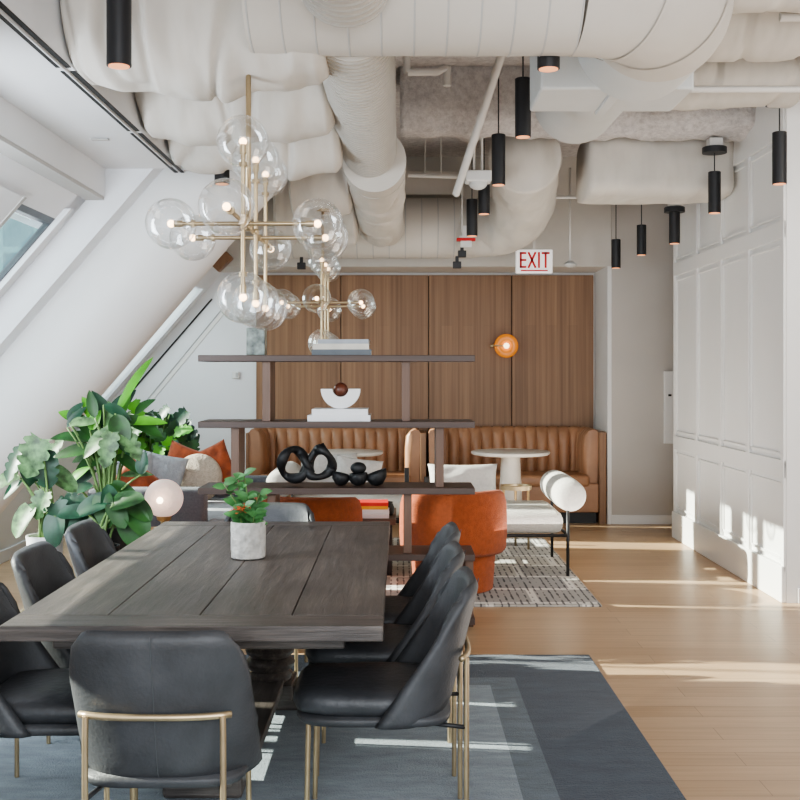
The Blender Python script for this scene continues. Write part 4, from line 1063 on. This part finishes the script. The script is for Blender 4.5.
# ================================================================== ORANGE TUB CHAIRS
def make_tub(label, loc, rotz):
    t = thing('tub_chair', label, 'armchair', loc, rotz, 'rust orange barrel tub chairs')
    b = NB(); n = 40; rings = []
    prof = [(0.30, 0.285), (0.345, 0.275), (0.365, 0.30), (0.372, 0.40), (0.372, 0.52), (0.368, 0.62), (0.352, 0.685), (0.325, 0.71), (0.285, 0.70), (0.255, 0.66), (0.245, 0.56), (0.245, 0.42)]
    a0, a1 = R(130), R(410)     # opening toward +Y
    rings = []
    for k in range(n+1):
        f = k/n; a = a0+(a1-a0)*f
        e = min(1, min(f, 1-f)*12); e = math.sqrt(e*(2-e))
        low = 1-0.16*abs(2*f-1)**2.2
        ring = []
        mr = 0.305
        for r, z in prof:
            rr = mr+(r-mr)*(0.25+0.75*e); zz = 0.275+(z-0.275)*low*(0.93+0.07*e)
            ring.append(Vector((rr*math.cos(a), rr*math.sin(a), zz)))
        rings.append(ring)
    ring_loft(b, rings)
    for v in b.verts:
        cr = math.exp(-((math.atan2(v.co.y, v.co.x)-R(-118))/0.10)**2)*math.exp(-((v.co.z-0.42)/0.10)**2)
        v.co.x *= 1-0.05*cr; v.co.y *= 1-0.05*cr
    obj('wraparound_back', b, M['rust'], t, smooth=True)
    b = NB(); lathe(b, [(0.26, 0.012), (0.275, 0.02), (0.285, 0.15), (0.295, 0.28), (0.29, 0.30)], n=48); obj('base', b, M['rust'], t, smooth=True, angle=50)
    b = NB(); lathe(b, [(0.22, 0.29), (0.25, 0.30), (0.262, 0.36), (0.255, 0.41), (0.22, 0.435), (0.08, 0.45), (0.01, 0.452)], (0, 0.03, 0), 40); obj('seat_cushion', b, M['rust'], t, smooth=True)
    return t
make_tub('rust orange tub chair with its back to camera right of the shelving', (0.368, 7.62, 0.0), R(14))
make_tub('rust orange tub chair half hidden beyond the far table head', (-0.62, 7.32, 0.0), R(-14))

# ================================================================== COFFEE TABLE with books
t = thing('coffee_table', 'low dark brown wooden coffee table on a black plinth', 'coffee table', (0, 0, 0))
b = NB(); rects_box(b, -0.72, -0.03, 8.02, 8.72, 0.39, 0.435, 0.006); obj('table_top', b, M['dark_wood'], t)
b = NB(); rects_box(b, -0.60, -0.06, 8.08, 8.66, 0.012, 0.39, 0.006); obj('plinth', b, M['plinth'], t)
g = 'books on the coffee table'
book(-0.27, 8.2, 0.435, 0.38, 0.28, 0.03, 'white_cover', 'wide white book at the bottom of the coffee table stack', 0, g)
book(-0.215, 8.2, 0.465, 0.27, 0.22, 0.03, 'white_cover', 'white paged book under the red one on coffee table', 0, g)
book(-0.22, 8.2, 0.495, 0.26, 0.21, 0.024, 'yellow_cover', 'thin yellow book just under the red one', 1, g)
book(-0.22, 8.2, 0.519, 0.26, 0.21, 0.026, 'red_cover', 'red book on top of the coffee table stack', 2, g)
t = thing('small_black_pot', 'small black round pot beside the red book on the coffee table', 'pot', (-0.085, 8.25, 0.435))
b = NB(); lathe(b, [(0.03, 0), (0.04, 0.02), (0.042, 0.06), (0.03, 0.09), (0.032, 0.10), (0.022, 0.10), (0.02, 0.08)], n=24); obj('body', b, M['ceramic_black'], t, smooth=True)

# ================================================================== WHITE DAYBEDS
def rod(b, pts, r=0.012): tube(b, pts, r, 10)
def make_daybed(label, loc, mirror=1):
    t = thing('daybed', label, 'daybed', loc, 0, 'white upholstered daybeds')
    m_ = mirror
    W, D = 0.98, 0.84
    # local x from 0 (bolster side) to -W*m_
    def bx(b, x0, x1, *a, bev=0.0):
        xa, xb = sorted((x0*m_, x1*m_)); rects_box(b, xa, xb, *a, bev)
    b = NB(); bx(b, -W, 0.03, 0.02, D, 0.315, 0.475, bev=0.055); obj('seat', b, M['boucle'], t, smooth=True)
    b = NB()
    prof = [(0.01, -0.055), (0.07, -0.05), (0.10, -0.035), (0.114, 0.0), (0.12, 0.2), (0.12, 0.68), (0.114, 0.87), (0.09, 0.90), (0.05, 0.915), (0.01, 0.92)]
    lathe(b, prof, (0.075*m_, 0.0, 0.60), 36, 'Y'); obj('bolster', b, M['boucle'], t, smooth=True)
    b = NB()
    for y in (0.03, D-0.03): rod(b, [(-W*m_, y, 0.305), (0.07*m_, y, 0.305)])
    for x in (-W+0.02, 0.06): rod(b, [(x*m_, 0.03, 0.305), (x*m_, D-0.03, 0.305)])
    obj('frame', b, M['black'], t, smooth=True)
    for y in (0.0, D-0.0):
        b = NB(); rod(b, [(0.055*m_, y, 0.014), (0.055*m_, y, 0.54)], 0.012); obj('leg', b, M['black'], t, smooth=True)
        b = NB(); rod(b, [((-W+0.06)*m_, y, 0.014), ((-W+0.06)*m_, y, 0.31)], 0.012); obj('leg', b, M['black'], t, smooth=True)
    b = NB()
    for x in (-W+0.02, -0.42): rects_box(b, min(x*m_-0.02, x*m_+0.02), max(x*m_-0.02, x*m_+0.02), D-0.015, D+0.015, 0.30, 0.66, 0.004)
    bx(b, -W, -0.40, D-0.01, D+0.01, 0.45, 0.49)
    obj('back_frame', b, M['black'], t)
    return t
make_daybed('white boucle daybed with round bolster and black legs at right', (1.175, 8.06, 0.0), 1)
make_daybed('white daybed behind the shelving, mostly hidden by black sculptures', (-0.90, 8.92, 0.0), -1)
cushion((0.50, 8.74, 0.63), 0.56, 0.30, 0.16, 'linen', 'wide pale linen cushion on the right-hand white daybed', (-12, 0, 2))
cushion((-0.62, 9.50, 0.64), 0.50, 0.34, 0.15, 'linen', 'pale cushion on the hidden daybed seen through black loops', (-12, 0, 0))
cushion((-0.36, 9.36, 0.62), 0.40, 0.32, 0.14, 'linen', 'pale cushion seen above the black joined cups', (-12, 8, 0))
# brass side table
t = thing('brass_side_table', 'small round brass side table behind the right white daybed', 'side table', (0.985, 9.35, 0.012))
b = NB(); lathe(b, [(0.125, 0.50), (0.135, 0.50), (0.135, 0.535), (0.128, 0.535), (0.125, 0.515), (0.01, 0.513)], n=32); obj('table_top', b, M['brass'], t, smooth=True, angle=40)
for k in range(3):
    a = k*2.09-0.6; b = NB(); tube(b, [(0.12*math.cos(a), 0.12*math.sin(a), 0.51), (0.12*math.cos(a), 0.12*math.sin(a), 0)], 0.01, 10); obj('leg', b, M['brass'], t, smooth=True)

# ================================================================== BANQUETTES
def make_banquette(x0, x1, label, endpanel):
    t = thing('banquette', label, 'banquette', ((x0+x1)/2, 11.2, 0), 0, 'channel tufted leather banquettes')
    w = (x1-x0)/2; yb = 0.36; yf = -0.22
    zt_ = 0.93
    # channel path along U: left arm, back, right arm with rounded corners
    rc = 0.16; path = []
    path.append((-w+0.075, yf+0.02)); path.append((-w+0.075, yb-rc-0.06))
    for k in range(1, 6): a = k/6*PI/2; path.append((-w+0.075+rc*(1-math.cos(a)), yb-rc-0.06+rc*math.sin(a)))
    path.append((-w+0.075+rc, yb-0.06)); path.append((w-0.075-rc, yb-0.06))
    for k in range(1, 6): a = k/6*PI/2; path.append((w-0.075-rc+rc*math.sin(a), yb-0.06-rc*(1-math.cos(a))))
    path.append((w-0.075, yb-rc-0.06)); path.append((w-0.075, yf+0.02))
    P = [Vector((x, y, 0)) for x, y in path]; L = [0]
    for a_, b_ in zip(P[:-1], P[1:]): L.append(L[-1]+(b_-a_).length)
    def pos(s):
        for i in range(len(P)-1):
            if s <= L[i+1]+1e-9:
                f = (s-L[i])/(L[i+1]-L[i]); d = (P[i+1]-P[i]).normalized(); return P[i].lerp(P[i+1], f), Vector((d.y, -d.x, 0))
        d = (P[-1]-P[-2]).normalized(); return P[-1], Vector((d.y, -d.x, 0))
    nch = round(L[-1]/0.115); cw = L[-1]/nch; sub = 6
    b = NB(); rings = []
    for i in range(nch*sub+1):
        s = i/sub*cw; p, n = pos(min(s, L[-1])); ph = (i % sub)/sub; bul = 0.034*math.sin(PI*ph)**0.6 if i % sub else 0.0
        top = 0.010*math.sin(PI*ph)**0.6 if i % sub else -0.006
        ring = []
        for (o_, z) in ((-0.06, 0.40), (-0.07, zt_-0.03), (-0.05, zt_+top*0.6), (-0.01, zt_+0.008+top), (0.03, zt_-0.012+top*0.5), (0.04+bul, zt_-0.06), (0.045+bul*1.2, 0.75), (0.045+bul*1.2, 0.6), (0.05+bul, 0.43), (0.03, 0.40)):
            q = p+n*o_; ring.append(Vector((q.x, q.y, z)))
        rings.append(ring)
    ring_loft(b, rings); obj('channel_back', b, M['tan'], t, smooth=True, angle=50)
    b = NB(); rects_box(b, -w+0.10, w-0.10, yf-0.05, yb-0.05, 0.36, 0.485, 0.035); obj('seat_cushion', b, M['tan'], t, smooth=True)
    b = NB(); rects_box(b, -w+0.01, w-0.01, yf-0.03, yb, 0.11, 0.40, 0.01); obj('front_panel', b, M['tan'], t)
    b = NB(); rects_box(b, -w+0.03, w-0.03, yf+0.01, yb, 0.0, 0.11); obj('plinth', b, M['plinth'], t)
    if endpanel:
        b = NB(); rects_box(b, w-0.01, w+0.06, yf-0.06, yb+0.0, 0.0, 0.91, 0.004); obj('end_panel', b, M['end_wood'], t)
    else:
        b = NB(); rects_box(b, w-0.005, w+0.05, yf+0.0, yb+0.0, 0.0, 0.90, 0.004); obj('end_panel', b, M['end_wood'], t)
        b = NB(); rects_box(b, -w-0.02, -w+0.01, yf+0.0, yb+0.0, 0.0, 0.90, 0.004); obj('end_panel', b, M['end_wood'], t)
    return t
make_banquette(-1.52, 0.21, 'caramel channel-tufted leather banquette at left under the wood wall', False)
make_banquette(0.28, 1.99, 'caramel channel-tufted leather banquette at right with wooden end panel', True)

def bistro(x, y, r, label):
    t = thing('bistro_table', label, 'table', (x, y, 0), 0, 'round pedestal bistro tables')
    b = NB(); lathe(b, [(r-0.02, 0.72), (r-0.004, 0.73), (r, 0.74), (r, 0.75), (r-0.006, 0.755), (0.02, 0.755)], n=56); obj('table_top', b, M['stone'], t, smooth=True, angle=40)
    b = NB(); lathe(b, [(0.12, 0.0), (0.125, 0.02), (0.115, 0.25), (0.10, 0.5), (0.092, 0.70), (0.10, 0.722)], n=40); obj('pedestal', b, M['stone'], t, smooth=True, angle=50)
bistro(1.055, 10.50, 0.375, 'round stone pedestal table before the right banquette')
bistro(-0.50, 10.50, 0.34, 'round stone table behind the black sculptures before the left banquette')

# wall sconce
t = thing('wall_sconce', 'round amber glass wall sconce with brass arm on wood wall', 'wall lamp', at(505.5, 346, YB-0.03))
b = NB(); lathe(b, [(0.015, 0.0), (0.06, 0.0), (0.118, -0.02), (0.125, -0.035), (0.118, -0.05), (0.06, -0.055), (0.05, -0.04), (0.015, -0.035)], (0, -0.05, 0), 40, 'Y'); obj('glass_disc', b, M['amber'], t, smooth=True)
b = NB(); lathe(b, [(0.05, 0.01), (0.05, -0.05), (0.045, -0.055)], (0, 0, 0), 28, 'Y'); obj('backplate', b, M['brass'], t, smooth=True, angle=40)
b = NB(); ball(b, (0, -0.105, 0), 0.03, 20); obj('bulb', b, mat('sconce_bulb', (1, .9, .7), emis=((1, 0.8, 0.5), 2.5)), t, smooth=True)
b = NB(); tube(b, [(-0.15, -0.10, 0), (0, -0.10, 0)], 0.008, 10); ball(b, (-0.15, -0.10, 0), 0.022, 12); obj('arm', b, M['brass'], t, smooth=True)

# ================================================================== LIGHT
w = bpy.data.worlds.new('daylight'); bpy.context.scene.world = w; w.use_nodes = True
nt = w.node_tree; bg = nt.nodes['Background']
bg.inputs['Color'].default_value = (0.76, 0.89, 1.0, 1); bg.inputs['Strength'].default_value = 1.3

sd = bpy.data.lights.new('sun', 'SUN'); sd.energy = 17.0; sd.angle = R(0.5); sd.color = (1.0, 0.93, 0.82)
so = bpy.data.objects.new('sun', sd); col.objects.link(so)
d = Vector((1.0, -0.12, -0.404)).normalized(); so.rotation_euler = d.to_track_quat('-Z', 'Y').to_euler(); so.location = (-8, 5, 6)

def area(name, loc, target, sx_, sy_, e, c=(1, 1, 1)):
    l = bpy.data.lights.new(name, 'AREA'); l.shape = 'RECTANGLE'; l.size = sx_; l.size_y = sy_; l.energy = e; l.color = c
    o = bpy.data.objects.new(name, l); col.objects.link(o); o.location = loc
    o.rotation_euler = (Vector(target)-Vector(loc)).to_track_quat('-Z', 'Y').to_euler(); return o
area('fill_behind_camera', (0.8, -1.2, 2.2), (0.2, 6, 1.8), 4.5, 2.2, 150, (0.95, 0.97, 1.0))  # added fill lamp behind the camera, brightens the whole room
area('window_side_fill', (-3.1, 9.4, 2.3), (0.5, 9.2, 1.0), 2.5, 1.0, 60, (0.92, 0.96, 1.0))  # added fill lamp at the far window bay, boosts the daylight
area('window_side_fill', (-2.45, 4.2, 1.75), (-1.3, 7.4, 1.9), 1.6, 1.1, 85, (0.82, 0.91, 1.0))  # added fill lamp aimed at the leaning column to shade it
area('room_fill_up', (1.2, 8.6, 0.35), (1.2, 8.8, 3.0), 1.5, 2.5, 34, (1.0, 0.94, 0.87))
area('room_fill_up', (1.7, 4.6, 0.25), (1.0, 5.2, 3.0), 1.6, 2.5, 30, (1.0, 0.94, 0.87))
area('right_side_fill', (4.0, 4.5, 2.9), (2.6, 8.6, 1.4), 1.4, 1.4, 45, (1.0, 0.96, 0.9))  # added fill lamp toward the panelled wall, no fixture there
def point(name, loc, e, c, r=0.05):
    l = bpy.data.lights.new(name, 'POINT'); l.energy = e; l.color = c; l.shadow_soft_size = r
    o = bpy.data.objects.new(name, l); col.objects.link(o); o.location = loc
point('lamp_glow', (sx, sy-0.22, 0.70), 0.8, (1, 0.75, 0.5))

# ================================================================== CAMERA
cd = bpy.data.cameras.new('camera'); cd.sensor_width = 36; cd.lens = 36*F/800; cd.shift_y = -27/800; cd.clip_start = 0.05; cd.clip_end = 200
co = bpy.data.objects.new('camera', cd); col.objects.link(co); co.location = (0, 0, EYE); co.rotation_euler = (R(90), 0, 0)
sc = bpy.context.scene; sc.camera = co
sc.view_settings.view_transform = 'AgX'; sc.view_settings.look = 'AgX - Medium High Contrast'; sc.view_settings.exposure = 0.25
sc.cycles.max_bounces = 8; sc.cycles.diffuse_bounces = 5; sc.cycles.transparent_max_bounces = 24; sc.cycles.caustics_reflective = False
sc.cycles.use_denoising = True; sc.cycles.sample_clamp_indirect = 6.0
